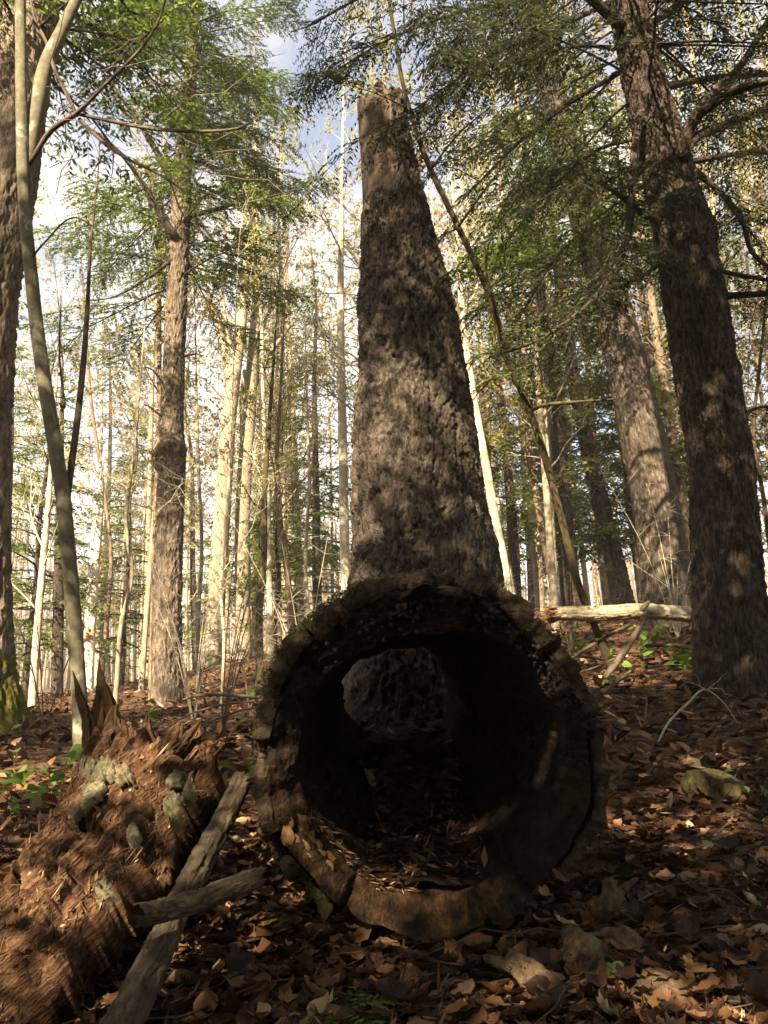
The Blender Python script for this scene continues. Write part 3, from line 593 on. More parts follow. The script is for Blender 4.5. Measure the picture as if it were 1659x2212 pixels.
p = to_ground(px_path([(190, 1450, 25), (198, 1300, 24), (207, 1180, 23), (214, 1080, 20), (217, 1020, 12)], 13.5)); t = thing('broken_trunk', 'bleached white dead trunk with a snapped tip, left of the burled hemlock', 'dead tree', (p[0, 0], p[0, 1], g1(p[0, 0], p[0, 1])))
part('trunk', trunk_mesh('trunk', p, M['deadpale'], 30, 160, .06, .008, 86, .2, .3, 3, .35), t)
gB = 'slim bare saplings of the sunlit wood'
for lab, pts, D, mat, seed in [
        ('thin grey stem touching the left side of the burled hemlock', [(328, 1490, 16), (332, 1300, 15), (338, 1100, 14), (343, 900, 12), (344, 700, 10), (346, 560, 7)], 12, 'brownthin', 91),
        ('wavy pale sapling between the white dead trunk and the burled hemlock', [(252, 1480, 11), (262, 1350, 10), (285, 1240, 10), (272, 1120, 9), (290, 980, 7), (300, 860, 5)], 11, 'thin', 92),
        ('straight thin pale sapling just right of the burled hemlock', [(432, 1500, 9), (428, 1350, 9), (436, 1180, 8), (428, 1000, 7), (424, 820, 5)], 12, 'thin', 93),
        ('thin white sapling forking low before the pair of pale trees', [(476, 1570, 8), (484, 1400, 8), (478, 1250, 7), (492, 1080, 6), (498, 940, 4)], 9.5, 'birch', 94),
        ('mossy brown stem near the left shoulder of the hollow log', [(562, 1470, 18), (560, 1330, 17), (570, 1200, 15), (572, 1050, 13), (584, 880, 9)], 13, 'moss_stem', 95),
        ('slim brown stem leaning left above the left shoulder of the log', [(632, 1400, 15), (622, 1250, 14), (604, 1120, 13), (598, 1000, 11), (605, 860, 7)], 14, 'brownthin', 96),
        ('narrow pale stem midway between the log and the yellowish birch', [(668, 1350, 9), (660, 1200, 8), (668, 1050, 7), (664, 900, 5)], 16, 'thin', 97),
        ('dark bent stem between the right birch and the leaning stem', [(1205, 1320, 16), (1182, 1200, 16), (1160, 1080, 15), (1146, 960, 13), (1140, 840, 9)], 14, 'brownthin', 98),
        ('paired pale stem left of the dark bent stem', [(1172, 1310, 11), (1165, 1180, 11), (1150, 1040, 10), (1136, 900, 7)], 15, 'thin', 99),
        ('greenish wavy stem at the far right edge', [(1670, 1250, 9), (1650, 1080, 9), (1628, 940, 8), (1640, 800, 7), (1655, 650, 5)], 8.5, 'moss_stem', 100),
        ('dark small trunk between the mossy foot and the grey sapling', [(122, 1540, 26), (125, 1380, 24), (127, 1240, 22), (130, 1080, 18)], 13, 'hem', 101),
        ('grey stem rising left of the white dead trunk', [(225, 1400, 9), (240, 1200, 8), (215, 1000, 8), (196, 860, 7), (185, 700, 5)], 15, 'brownthin', 102)]:
    bare_tree('bare_sapling', lab, pts, D, mat, seed, 2.5, at(*pts[len(pts) // 2][:2], D)[2] - .6, 13, 1.25, 'sapling', gB, nu=12, nv=90, depth=.003, buds='bud' if seed % 3 else 'budbrown', bud=.04)
# ------------------------------------------------------------------ the wood behind: shared meshes, each tree its own object
def proto_bare(seed, H, r, mat, z0, nb, Lmax, buds, bud):
    q = np.random.default_rng(seed); n = 7; z = np.linspace(-.3, H, n); w = np.cumsum(q.normal(0, .07, (n, 2)), 0) * np.linspace(0, 1, n)[:, None]
    path = np.c_[w, z, np.linspace(r, r * .3, n)]
    return (trunk_mesh('trunk', path, M[mat], 9, 44, .06, .003, seed, .2, .3, 3), bare_crown(path, q, z0, nb, Lmax, 3, buds, mat, .8, bud=bud, rise=(.2, 1.0)))
bare_kinds = [proto_bare(201, 13, .075, 'thin', 2.5, 22, 1.9, 'bud', .075), proto_bare(202, 15, .11, 'thin', 4.0, 26, 2.8, 'bud', .085), proto_bare(203, 11, .055, 'thin', 2.0, 24, 1.9, 'bud', .07),
              proto_bare(204, 16, .14, 'brownthin', 4.5, 26, 3.0, 'budbrown', .085), proto_bare(205, 9, .045, 'thin', 1.2, 26, 1.7, 'budbrown', .065), proto_bare(206, 14, .09, 'birch', 3.0, 26, 2.3, 'bud', .08)]
def proto_hem(seed, H, r, nb, Lmax, z0, leaf=.11, width=.036, leafmat='hemleaf', gap=.065, step=.13, mat='hem', skip=0):
    q = np.random.default_rng(seed); n = 7; z = np.linspace(-.4, H, n); path = np.c_[q.normal(0, .05, n), q.normal(0, .05, n), z, np.linspace(r, r * .12, n)]
    return (trunk_mesh('trunk', path, M[mat], 14, 70, .05, .006, seed, .2, .4, 4), hemlock_crown(path, q, z0, H - .2, nb, Lmax, .15, leaf, width, gap, step, leafmat=leafmat, lim=.02, twig=.36, skip=skip))
hem_kinds = [proto_hem(301, 13, .16, 70, 2.6, 1.6, .15, .055, 'hemleaf', .07, .13), proto_hem(302, 16, .2, 70, 3.1, 3.0, .17, .06, 'hemolive', .08, .15), proto_hem(303, 6.5, .07, 56, 1.7, .7, .10, .038, 'hemleaf', .05, .10),
             proto_hem(304, 18, .2, 120, 3.4, 3.2, .21, .09, 'hemleaf', .09, .16),
             proto_hem(305, 18, .2, 84, 3.6, 6.8, .21, .09, 'hemleaf', .09, .16)]
_used = {}
def plant(kinds, k, x, y, rot, sc, name, label, cat, group):
    t = thing(name, label, cat, (x, y, g1(x, y)), group); t.rotation_euler = (rg.normal(0, .03), rg.normal(0, .03) , rot); t.scale = (sc, sc, sc)
    for nm, me in zip(('trunk', 'crown'), kinds[k]): link(nm, me, t)
    return t
LB = ['slender bare budding tree in the pale sunlit wood', 'taller bare budding tree in the pale sunlit wood', 'slim smooth tree deep in the sunlit wood', 'brown-barked bare tree deep in the sunlit wood', 'small twiggy sapling in the pale sunlit wood', 'tall whitish tree deep in the sunlit wood']
wr = np.random.default_rng(77); spots = []
def clear(x, y):
    # keep the new trunk from standing inside another tree
    return all((x - a) ** 2 + (y - b) ** 2 > .7 ** 2 for a, b in spots)
n_made = 0
while n_made < 78:
    D = 11.5 + 33 * wr.random() ** 1.15; px = wr.uniform(-250, 1900); b = at(px, 1400, D); x, y = b[0], b[1]
    if not clear(x, y) or (D < 24 and min(abs(px - q) for q in (495, 535, 205, 360, 745, 1050)) < 34): continue
    spots.append((x, y)); k = int(wr.choice(6, p=[.23, .18, .20, .07, .18, .14]))
    plant(bare_kinds, k, x, y, wr.uniform(0, 6.28), wr.uniform(.75, 1.2), 'background_tree', LB[k], 'tree', LB[k].replace(' tree', ' trees').replace('sapling', 'saplings')); n_made += 1
# evergreens in the wood behind
for k, px, D, sc, lab in [(2, 55, 13, .95, 'young dark green hemlock behind the mossy-footed tree'), (0, 10, 19, .8, 'dark hemlock crown at the left edge behind the birch stem'), (2, 268, 15.5, .85, 'small green hemlock behind the wavy pale sapling'), (1, 640, 24, .72, 'brownish hemlock crown above the left shoulder of the log'),
                          (0, 690, 19, .8, 'green hemlock between the yellowish birch and the pair of pale trees'), (1, 560, 30, .95, 'dull hemlock far behind the pair of pale trees'), (0, 1160, 21, .9, 'hemlock in the gap right of the broken trunk'), (0, 1490, 15.5, .85, 'hemlock layered between the ridged trunk and the dark right hemlock'),
                          (1, 1640, 19, .85, 'hemlock at the right edge beyond the dark trunk'), (1, 1330, 25, .95, 'dull hemlock deep behind the thick ridged trunk'), (0, 1010, 27, .95, 'hemlock mostly hidden behind the broken trunk'), (1, 330, 28, .8, 'dull hemlock far behind the burled trunk'), (0, 1120, 15, .75, 'bright hemlock behind the leaning stem'), (2, 600, 17, .8, 'young hemlock low beside the pale pair'), (1, 1250, 14, .75, 'dark hemlock high behind the drooping branch'), (0, 430, 25, .85, 'green hemlock seen between the burled trunk and the pale pair'), (1, 600, 22, .7, 'olive hemlock just right of the pale pair'), (0, 1420, 19, .9, 'green hemlock filling the gap behind the thick ridged trunk'), (1, 1085, 24, .9, 'olive hemlock in the bright gap beyond the right birch'), (0, 1560, 22, .9, 'green hemlock showing on both sides of the dark right trunk'), (1, 240, 30, .9, 'olive hemlock far behind the white dead trunk'), (0, 1230, 18, .7, 'green hemlock low between the leaning stem and the slim dark trunk')]:
    b = at(px, 1400, D); plant(hem_kinds, k, b[0], b[1], wr.uniform(0, 6.28), sc, 'hemlock_tree', lab, 'tree', 'hemlocks standing back among the bare trees')
# unseen trees added round and behind the viewer, placed to shade the clearing
SHADE = [
    (3, -0.46, -1.93, 4.3, 0.62, 'low-crowned hemlock nearest behind the viewer'),
    (3, -4.39, -10.15, 4.53, 0.7, 'hemlock far behind the viewer, on the left'),
    (4, 1.29, -5.13, 1.8, 0.9, 'high-crowned hemlock behind the viewer, right of the middle'),
    (4, -3.14, -1.07, 0.45, 0.82, 'high-crowned hemlock just behind the viewer, on the left'),
    (3, 0.62, -2.9, 4.92, 0.57, 'slim hemlock behind the viewer, between the low-crowned ones'),
    (4, -8.92, -8.92, 3.43, 1.13, 'tallest hemlock of the far left corner behind the viewer'),
    (3, 2.12, -2.88, 4.6, 0.66, 'slim hemlock behind the viewer, on the right'),
    (4, 4.33, -1.9, 1.18, 1.0, 'high-crowned hemlock right of the viewer'),
    (4, -8.72, -11.44, 5.18, 0.71, 'hemlock furthest behind the viewer, on the left'),
    (3, 5.34, -9.78, 1.35, 0.84, 'hemlock furthest behind the viewer, on the right'),
    (4, -5.71, -9.42, 2.19, 0.71, 'high-crowned slim hemlock far behind the viewer'),
    (3, 1.8, -0.91, 2.32, 1.15, 'tall hemlock close behind the right shoulder of the viewer'),
    (4, 2.5, 0.3, 0.63, 0.75, 'high-crowned hemlock beside the viewer, on the right'),
    (3, 7.63, -5.29, 3.58, 0.82, 'hemlock far out to the right behind the viewer'),
    (3, -4.01, -8.27, 5.02, 0.55, 'smallest hemlock far behind the viewer, on the left'),
]
for k, x, y, rot, sc, lab in SHADE:
    t = plant(hem_kinds, k, x, y, rot, sc, 'hemlock_tree', lab, 'tree', 'hemlocks around the viewer'); t.rotation_euler = (0, 0, rot)
for k, (x, y) in enumerate([(-9, -4), (-7, -7), (-4.5, -8), (-2, -7.5), (.5, -7), (3, -7), (5.5, -5.5), (8, -4), (-9, 1), (9, 1), (-7.5, 4), (-11, 5), (11, 4.5), (8.5, 6.5), (-6, -1.5), (6.2, -1.5)]):  # unseen thicket added to cut low sky light on the foreground
    plant(hem_kinds, 2, x, y, wr.uniform(0, 6.28), wr.uniform(1.0, 1.3), 'shade_young_hemlock', 'bushy young hemlock of the thicket around the viewer', 'tree', 'young hemlocks of the thicket around the viewer')
# far-off wood: one mass of stems and twigs
mb = MB(); N = 1150
D = 42 + 120 * wr.random(N) ** 1.4; px = wr.uniform(-500, 2150, N)
dx = np.array([ray(q, 1400)[0] / ray(q, 1400)[1] for q in px]); x, y = dx * D, D; z = G(x, y); H = wr.uniform(6, 12.5, N); r = wr.uniform(.05, .16, N); w = wr.normal(0, .35, (N, 2)); base = np.stack([x, y, z - .3], -1); tipv = np.concatenate([w, H[:, None]], 1)
P = np.stack([base, base + tipv * .5 + np.c_[wr.normal(0, .2, (N, 2)), np.zeros(N)], base + tipv], 1); R = r[:, None] * np.array([1, .7, .2]); br = wr.random(N) < .35
tubes(mb, P[br], R[br], 4, 1); tubes(mb, P[~br], R[~br], 4, 0)
K = 5; f = wr.uniform(.2, 1, (N, K)); b0 = base[:, None] + tipv[:, None] * f[..., None]; v = nrm(np.stack([wr.normal(0, 1, (N, K)), wr.normal(0, 1, (N, K)), wr.uniform(.3, 1.2, (N, K))], -1)); b1 = b0 + v * wr.uniform(1, 3, (N, K))[..., None]
tubes(mb, np.stack([b0, (b0 + b1) / 2 + wr.normal(0, .15, b0.shape), b1], 2).reshape(-1, 3, 3), (r[:, None, None] * np.array([.25, .18, .05]) * np.ones((N, K, 1))).reshape(-1, 3), 3, 0)
e = (b0[:, :, None] + (b1 - b0)[:, :, None] * wr.random((N, K, 5, 1)) + wr.normal(0, .25, (N, K, 5, 3))).reshape(-1, 3); dd = nrm(wr.normal(0, 1, e.shape)); leaf_quads(mb, e, dd, nrm(np.cross(dd, wr.normal(0, 1, e.shape))), wr.uniform(.15, .4, len(e)), wr.uniform(.1, .2, len(e)), 2)
far = link('far_wood', mb.mesh('far_wood', [M['thin'], M['brownthin'], M['budbrown']])); tag(far, 'mass of far-off bare trees on the rising slope', 'wood', None, 'stuff')

# thin sunlit air
hx0, hx1, hy0, hy1, hz0, hz1 = -300.0, 300.0, -60.0, 330.0, -25.0, 60.0
hv = np.array([(x, y, z) for x in (hx0, hx1) for y in (hy0, hy1) for z in (hz0, hz1)]); hq = np.array([(0, 1, 3, 2), (4, 6, 7, 5), (0, 4, 5, 1), (2, 3, 7, 6), (0, 2, 6, 4), (1, 5, 7, 3)])
hm = bpy.data.materials.new('haze'); hm.use_nodes = True; hn = hm.node_tree.nodes; hn.remove(hn['Principled BSDF']); pv = hn.new('ShaderNodeVolumePrincipled'); pv.inputs['Color'].default_value = (1, .97, .9, 1); pv.inputs['Density'].default_value = HAZE; pv.inputs['Anisotropy'].default_value = 0.0
hm.node_tree.links.new(pv.outputs[0], hn['Material Output'].inputs['Volume'])
haze = link('haze', mesh_np('haze', hv, [hq], [hm], False)); tag(haze, 'thin pale sunlit air between the trees', 'haze', None, 'stuff')
# ------------------------------------------------------------------ the hollow log
C0, C1 = at(930, 1632, 2.30), at(852, 1500, 5.25)
AX = nrm(C1 - C0); LEN = float(np.linalg.norm(C1 - C0)); E1 = nrm(np.cross(AX, [0, 0, 1.0])); E2 = np.cross(E1, AX)
LOGB = C0 + AX * LEN * .5
log = thing('hollow_log', 'huge hollow rotten log lying end-on, its dark open mouth facing the viewer', 'log', (LOGB[0], LOGB[1], g1(LOGB[0], LOGB[1])))
_ka = np.array([0, 45, 90, 135, 180, 225, 270, 315, 360.]); _ri = np.array([.375, .372, .318, .340, .362, .360, .378, .372, .375]); _ro = np.array([.448, .455, .470, .462, .455, .460, .488, .462, .448])
def _an(a, f, sd): a = np.asarray(a, float); return np.stack([np.cos(a) * f, np.sin(a) * f, a * 0 + .3], -1)
def RI(a): return np.interp(np.degrees(a) % 360, _ka, _ri) + .026 * fbm(_an(a, 2.2, 0), 91, 4, .6)
def RO(a): return np.interp(np.degrees(a) % 360, _ka, _ro) + .028 * fbm(_an(a, 1.8, 0), 92, 4, .6)
def log_pt(a, r, s): return C0 + E1 * (np.cos(a) * r)[..., None] + E2 * (np.sin(a) * r)[..., None] + AX * s[..., None]
nu = 340; a = np.arange(nu) * 2 * math.pi / nu; prof = []
for s in np.linspace(LEN, .03, 24): prof.append((0, s, 0.0))
for t in np.linspace(0, 1, 46): prof.append((1, t, 0.0))
for s in np.linspace(.02, LEN - .02, 70): prof.append((2, s, 0.0))
rows = []; arows = []
low = np.clip(-np.sin(a), 0, 1)
fr = .05 * fbm(np.stack([np.cos(a) * 3, np.sin(a) * 3, a * 0], -1), 12, 4)               # ragged front
bev = .05 + .06 * low + .02 * vn(np.stack([np.cos(a) * 5, np.sin(a) * 5, a * 0 + 3], -1), 4)
crack = np.zeros(nu)
for ca_, w_ in ((4.15, .03), (5.35, .035), (5.02, .015), (3.6, .02), (.35, .02), (2.5, .02)): crack = np.maximum(crack, np.exp(-(((a - ca_ + math.pi) % (2 * math.pi) - math.pi) / w_) ** 2))
for kind, t, _ in prof:
    cs, sn = np.cos(a), np.sin(a)
    if kind == 0:
        r = RO(a) - .02; s = np.full(nu, t) + fr * (t < .1); q = np.stack([cs * r, sn * r, s], -1); r = r + .015 * fbm(q * 7, 3, 4)
    elif kind == 1:
        r = RO(a) - .02 + (RI(a) - RO(a) + .02) * t; q = np.stack([cs * r, sn * r, a * 0 + .1], -1)
        ring = .012 * vn(np.stack([cs * 2, sn * 2, r * 55], -1), 6) * 1.0                     # grown layers standing proud
        s = fr + bev * t ** 1.5 + ring + .034 * fbm(q * 22, 8, 5, .7) * (1 - .5 * low) + .05 * crack * (1 - .4 * t) + .075 * fbm(q * [13, 13, 1] + 4, 21, 5, .6) * sst(-.35, .3, sn)
        r = r + .008 * fbm(q * 20, 9, 3)
    else:
        r = RI(a) * (1 - .10 * t / LEN); s = fr + bev + t; q = np.stack([cs * r, sn * r, s * .35], -1)
        r = r + .02 * fbm(q * 8, 5, 4) + .035 * (fbm(q * 4, 15, 3)) * min(1, t * 3) - .07 * sst(LEN - .5, LEN, t) * np.clip(fbm(_an(a, 2.6, 0), 97, 4, .6) + .1, 0, 1)
    P = log_pt(a, r, s); rows.append(P); arows.append(np.stack([cs * r, sn * r, s], -1))
V = np.array(rows); nv = len(V); i = np.arange(nv)[:, None]; j = np.arange(nu)[None]; k = (j + 1) % nu; ii = (i + 1) % nv
Q = np.stack([i * nu + j, i * nu + k, ii * nu + k, ii * nu + j], -1).reshape(-1, 4)
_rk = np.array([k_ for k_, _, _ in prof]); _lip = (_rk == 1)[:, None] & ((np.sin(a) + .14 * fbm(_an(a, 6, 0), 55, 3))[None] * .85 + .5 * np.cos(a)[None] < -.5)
wood_shell = part('wood_shell', mesh_np('wood_shell', V.reshape(-1, 3), [Q], [M['logwood'], M['lit_lipwood']], True, _lip.reshape(-1).astype(int), {'bark': np.array(arows).reshape(-1, 3)}), log)
# bark plates round the outside, cracked apart
def bark_arc(a0, a1, off, thick, s0, s1, seed, mat='logbark'):
    n, m = max(24, int((a1 - a0) * 60)), 90; th = np.linspace(a0, a1, n); out = []; at_ = []
    r_ = [(0, s) for s in np.linspace(s1, s0, m)] + [(1, s) for s in np.linspace(s0, s1, 30)]
    jag = .07 * fbm(np.stack([np.cos(th) * 9, np.sin(th) * 6, th * 0 + seed], -1), seed, 4)
    for side, s in r_:
        f = np.clip((s - s0) / .1, 0, 1); r = RO(th) + off + (.0 if side else thick) + .006 * np.sin((th - a0) / (a1 - a0) * math.pi) - .014
        ss = s + jag * (1 - f) + .02 * vn(np.stack([th * 9, th * 0 + s * 3, th * 0 + seed], -1), seed + 2)
        q = np.stack([np.cos(th) * r, np.sin(th) * r, ss], -1)
        if not side:
            w = q + .02 * np.stack([fbm(q * 12 + c_ * 9, seed + c_, 2) for c_ in range(3)], -1); r = r + .017 * flaky(w, q, .04, 3.0, seed)
        out.append(log_pt(th, r, ss)); at_.append(np.stack([np.cos(th) * r, np.sin(th) * r, ss], -1))
    V = np.array(out); nv = len(V); i = np.arange(nv)[:, None]; j = np.arange(n - 1)[None]; ii = (i + 1) % nv
    Q = np.stack([i * n + j, i * n + j + 1, ii * n + j + 1, ii * n + j], -1).reshape(-1, 4)
    part('bark_plate', mesh_np('bark_plate', V.reshape(-1, 3), [Q], [M[mat]], True, None, {'bark': np.array(at_).reshape(-1, 3) + seed}), log)
D2 = math.pi / 180
for a0, a1, off, th_, s0, s1, sd_ in [(-42, 4, .004, .036, .03, 1.3, 1), (-30, 6, .01, .03, 1.25, 3.0, 2), (4.5, 47, -.018, .055, .01, 1.5, 3), (6.5, 60, -.012, .05, 1.46, 3.1, 4), (47.3, 88, -.022, .058, .01, 1.7, 5), (62, 118, -.01, .05, 1.66, 3.1, 6), (88.3, 131, -.022, .058, .005, 1.7, 7),
                                       (131.3, 168, -.020, .052, .01, 1.4, 8), (120, 176, .012, .04, 1.42, 3.1, 9), (168.4, 201, -.014, .044, .01, 2.2, 10), (202, 232, .002, .034, .03, 1.5, 11)]:
    bark_arc((a0 - 1.5) * D2, (a1 + 2) * D2, off + .004 * (sd_ % 3), th_, s0, s1, sd_)
# loose chips and mould on the floor of the bore
mb = MB(); n = 2600; s = rg.uniform(.12, LEN, n); xx = rg.uniform(-.2, .2, n); hh = -.345 + .03 * (s / LEN) + .04 * fbm(np.stack([xx * 6, s * 3, s * 0], -1), 4, 3) + .25 * xx * xx
gx, gs = np.meshgrid(np.linspace(-.21, .21, 40), np.linspace(.1, LEN - .02, 120), indexing='ij'); gh = -.352 + .03 * gs / LEN + .04 * fbm(np.stack([gx * 6, gs * 3, gs * 0], -1), 4, 3) + .25 * gx * gx + .006 * fbm(np.stack([gx * 60, gs * 60, gs * 0], -1), 5, 3)
P = C0 + E1 * gx[..., None] + E2 * gh[..., None] + AX * gs[..., None]; i = np.arange(39)[:, None] * 120; j = np.arange(119)[None]
mb.add(P.reshape(-1, 3), np.stack([i + j, i + 120 + j, i + 121 + j, i + j + 1], -1).reshape(-1, 4))
P = C0 + E1 * xx[:, None] + E2 * (hh + .004)[:, None] + AX * s[:, None]; d = nrm(rg.normal(0, 1, (n, 3)) * [1, 1, .35]); leaf_quads(mb, P, d, nrm(np.cross(d, rg.normal(0, .4, (n, 3)) + [0, 0, 1])), rg.uniform(.015, .07, n), rg.uniform(.005, .02, n))
tag(link('wood_mould', mb.mesh('wood_mould', [M['logwood'], M['litter']], False), wood_shell), kind='stuff')
# black lumpy crust on the upper rim
def blob(mb, c, r, seed, m=0, sub=(7, 5)):
    nu_, nv_ = sub; th = np.arange(nu_) * 2 * math.pi / nu_; ph = np.linspace(-1.3, 1.3, nv_); q = np.stack([np.cos(th)[None] * np.cos(ph)[:, None], np.sin(th)[None] * np.cos(ph)[:, None], np.broadcast_to(np.sin(ph)[:, None], (nv_, nu_))], -1)
    q = q * (1 + .3 * vn(q * 1.7 + seed * 3.1, seed))[..., None]; V = np.asarray(c) + q.reshape(-1, 3) * r; i = np.arange(nv_ - 1)[:, None] * nu_; j = np.arange(nu_)[None]; k = (j + 1) % nu_
    V = np.vstack([V, V[:nu_].mean(0), V[-nu_:].mean(0)]); n0 = nu_ * nv_; jj = np.arange(nu_); kk = (jj + 1) % nu_
    mb.add(V, np.stack([i + j, i + k, i + nu_ + k, i + nu_ + j], -1).reshape(-1, 4), np.concatenate([np.stack([kk, jj, np.full(nu_, n0)], -1), np.stack([n0 - nu_ + jj, n0 - nu_ + kk, np.full(nu_, n0 + 1)], -1)]), m)
mb = MB()
for k_ in range(300):
    th = np.clip(rg.normal(1.25, .5), .3, 2.6); t = rg.uniform(.12, .95); r = RO(th) - .03 + (RI(th) - RO(th) + .03) * t; sc = rg.uniform(.002, .008)
    blob(mb, log_pt(np.array(th), np.array(r), np.array(-.01 + .05 * t ** 1.5 + rg.normal(0, .012))), np.array([sc, sc, sc]) * rg.uniform(.5, 1.3, 3), k_)
tag(link('fungus_crust', mb.mesh('fungus_crust', [M['crust']]), wood_shell), 'black lumpy crust on the upper rim', kind='stuff')
# moss along the top
mb = MB(); n = 15000; th = np.where(rg.random(n) < .55, rg.normal(2.35, .33, n), rg.normal(1.5, .6, n)); s = np.abs(rg.normal(0, .22, n)) - .02; s = np.where(rg.random(n) < .3, rg.uniform(0, 2.5, n), s)
keep = fbm(np.stack([np.cos(th) * 6, np.sin(th) * 6, s * 5], -1), 44, 3) > -.02; th, s = th[keep], s[keep]; n = len(th); r = RO(th) + rg.uniform(.012, .04, n)
P = log_pt(th, r, s); up = nrm(E1 * np.cos(th)[:, None] + E2 * np.sin(th)[:, None] + rg.normal(0, .55, (n, 3)) - AX * .25); leaf_quads(mb, P, up, nrm(np.cross(up, rg.normal(0, 1, (n, 3)))), rg.uniform(.004, .013, n), rg.uniform(.0015, .004, n))
tag(part('moss', mb.mesh('moss', [M['moss'], M['moss']]), log), kind='stuff')
# orange-brown scales low on the left of the rim
for k_ in range(13):
    th = (202 + k_ * 1.9 + rg.normal(0, .6)) * D2; t = .40 + .30 * (k_ % 2) + rg.normal(0, .06); r = RO(th) + (RI(th) - RO(th)) * t; n = 9; aa = np.arange(n) * 2 * math.pi / n
    fr_ = float(np.interp(th, a, fr)); bv = float(np.interp(th, a, bev)); c = log_pt(np.array(th), np.array(r), np.array(fr_ + bv * t ** 1.5 - .008)); rad = rg.uniform(.016, .024) * (1 + .16 * rg.normal(0, 1, n)); L1 = E1 * np.cos(aa)[:, None] * rad[:, None] + E2 * np.sin(aa)[:, None] * rad[:, None]
    V = np.vstack([c + L1, c + L1 * .9 - AX * .002, c - AX * .0022, c + AX * .02]); T_ = []
    j = np.arange(n); kk = (j + 1) % n; Qd = np.stack([j, kk, kk + n, j + n], -1); Tt = np.concatenate([np.stack([j + n, kk + n, np.full(n, 2 * n)], -1), np.stack([kk, j, np.full(n, 2 * n + 1)], -1)])
    link('fungus_scale', mesh_np('fungus_scale', V, [Qd, Tt], [M['orange']]), wood_shell)
# splinters along the lit lower-left inner edge
mb = MB(); n = 420; th = rg.uniform(203, 262, n) * D2; r = RI(th) + rg.uniform(-.012, .02, n); P = log_pt(th, r, np.interp(th, a, fr + bev) - .02 + rg.uniform(0, .03, n)); tan = -E1 * np.sin(th)[:, None] + E2 * np.cos(th)[:, None]; d = nrm(tan * rg.choice([-1, 1], n)[:, None] - AX * .6 + rg.normal(0, .4, (n, 3)) - (E1 * np.cos(th)[:, None] + E2 * np.sin(th)[:, None]) * .6)
leaf_quads(mb, P, d, nrm(np.cross(d, rg.normal(0, 1, (n, 3)))), rg.uniform(.012, .04, n), rg.uniform(.002, .006, n), 0); tag(link('splinters', mb.mesh('splinters', [M['rotfib']]), wood_shell), kind='stuff')

# ------------------------------------------------------------------ the rotten stump on the left
SL = [(-330, 2230, 1.9), (-160, 2110, 2.05), (-40, 1995, 2.2), (60, 1862, 2.4), (125, 1765, 2.54), (160, 1700, 2.62), (182, 1660, 2.66)]
SR = [(-200, 2330, 1.66), (-60, 2205, 1.76), (85, 2095, 1.88), (235, 1968, 2.02), (345, 1838, 2.18), (420, 1740, 2.33), (444, 1672, 2.40)]
base = at(150, 1950, 2.3); stump = thing('rotten_stump', 'collapsed reddish rotten stump with shredded grain and jagged top, left of the log', 'stump', (base[0], base[1], g1(base[0], base[1])))
nu, nv = 200, 240; Lc = smooth_path([at(*q) for q in SL], nv); Rc = smooth_path([at(*q) for q in SR], nv); u = np.linspace(0, 1, nu)
_v = np.linspace(0, 1, nv); Rc = Rc + nrm(Rc - Lc) * (.055 * fbm(np.stack([_v * 9, _v * 0, _v * 0], -1), 77, 4, .6))[:, None]; Lc = Lc + nrm(Rc - Lc) * (.03 * fbm(np.stack([_v * 11, _v * 0, _v * 0], -1), 78, 4, .6))[:, None]
wid = Rc - Lc; wl_ = np.linalg.norm(wid, axis=1); axis_ = nrm(np.gradient((Lc + Rc) / 2, axis=0)); nb_ = nrm(np.cross(nrm(wid), axis_)); nb_ = nb_ * np.sign((nb_ @ np.array([0, -1, .6]))[:, None] + 1e-9)
vlen = np.concatenate([[0], np.cumsum(np.linalg.norm(np.diff((Lc + Rc) / 2, axis=0), axis=1))])
back = (u > 1)  # none
prof_h = np.sin(u * math.pi) ** .7
g = np.stack([np.broadcast_to(u[None] * .42, (nv, nu)), np.zeros((nv, nu)), np.broadcast_to(vlen[:, None], (nv, nu))], -1)
gw = g + .02 * np.stack([fbm(g * [9, 1, 3], 3, 3), 0 * g[..., 0], 0 * g[..., 0]], -1)
blk = flaky(g + .012 * np.stack([fbm(g * [40, 1, 12] + 5, 91, 2), 0 * g[..., 0], fbm(g * [40, 1, 12] + 9, 92, 2)], -1), g, .030, 3.2, 95)
fib = .016 * blk + .030 * fbm(gw * [16, 1, 1.6], 61, 4, .6) + .018 * fbm(gw * [50, 1, 4], 62, 3, .6) + .012 * fbm(gw * [110, 1, 14], 64, 2) + .05 * fbm(gw * [5, 1, 2.4], 63, 2)
pit = -.10 * sst(.22, .45, fbm(gw * [13, 1, 6], 66, 3)) - .05 * sst(.2, .4, fbm(gw * [30, 1, 9], 67, 3))
Vf = Lc[:, None] + wid[:, None] * u[None, :, None] + nb_[:, None] * ((prof_h[None] * wl_[:, None] * .22 + (fib + pit) * np.minimum(1, .75 + prof_h[None]))[..., None])
jag = .10 * fbm(np.stack([u * 12, u * 0, u * 0], -1), 71, 4, .65) + .05 * vn(np.stack([u * 40, u * 0, u * 0], -1), 72)
tp = sst(.80, 1, np.linspace(0, 1, nv))[:, None]; Vf = Vf + (np.array([.15, .1, 1.0]) * (tp * (jag[None] + .015))[..., None])
Vb = Lc[:, None] + wid[:, None] * u[None, :, None] - nb_[:, None] * ((.10 + fib * 1.5 + .02 * fbm(g * [40, 1, 30], 81, 3))[..., None]) + (np.array([0, 0, 1.0]) * (tp * (jag[None] - .03))[..., None])
V = np.concatenate([Vf, Vb[:, ::-1]], 1); n2 = nu * 2; i = np.arange(nv - 1)[:, None] * n2; j = np.arange(n2)[None]; k = (j + 1) % n2
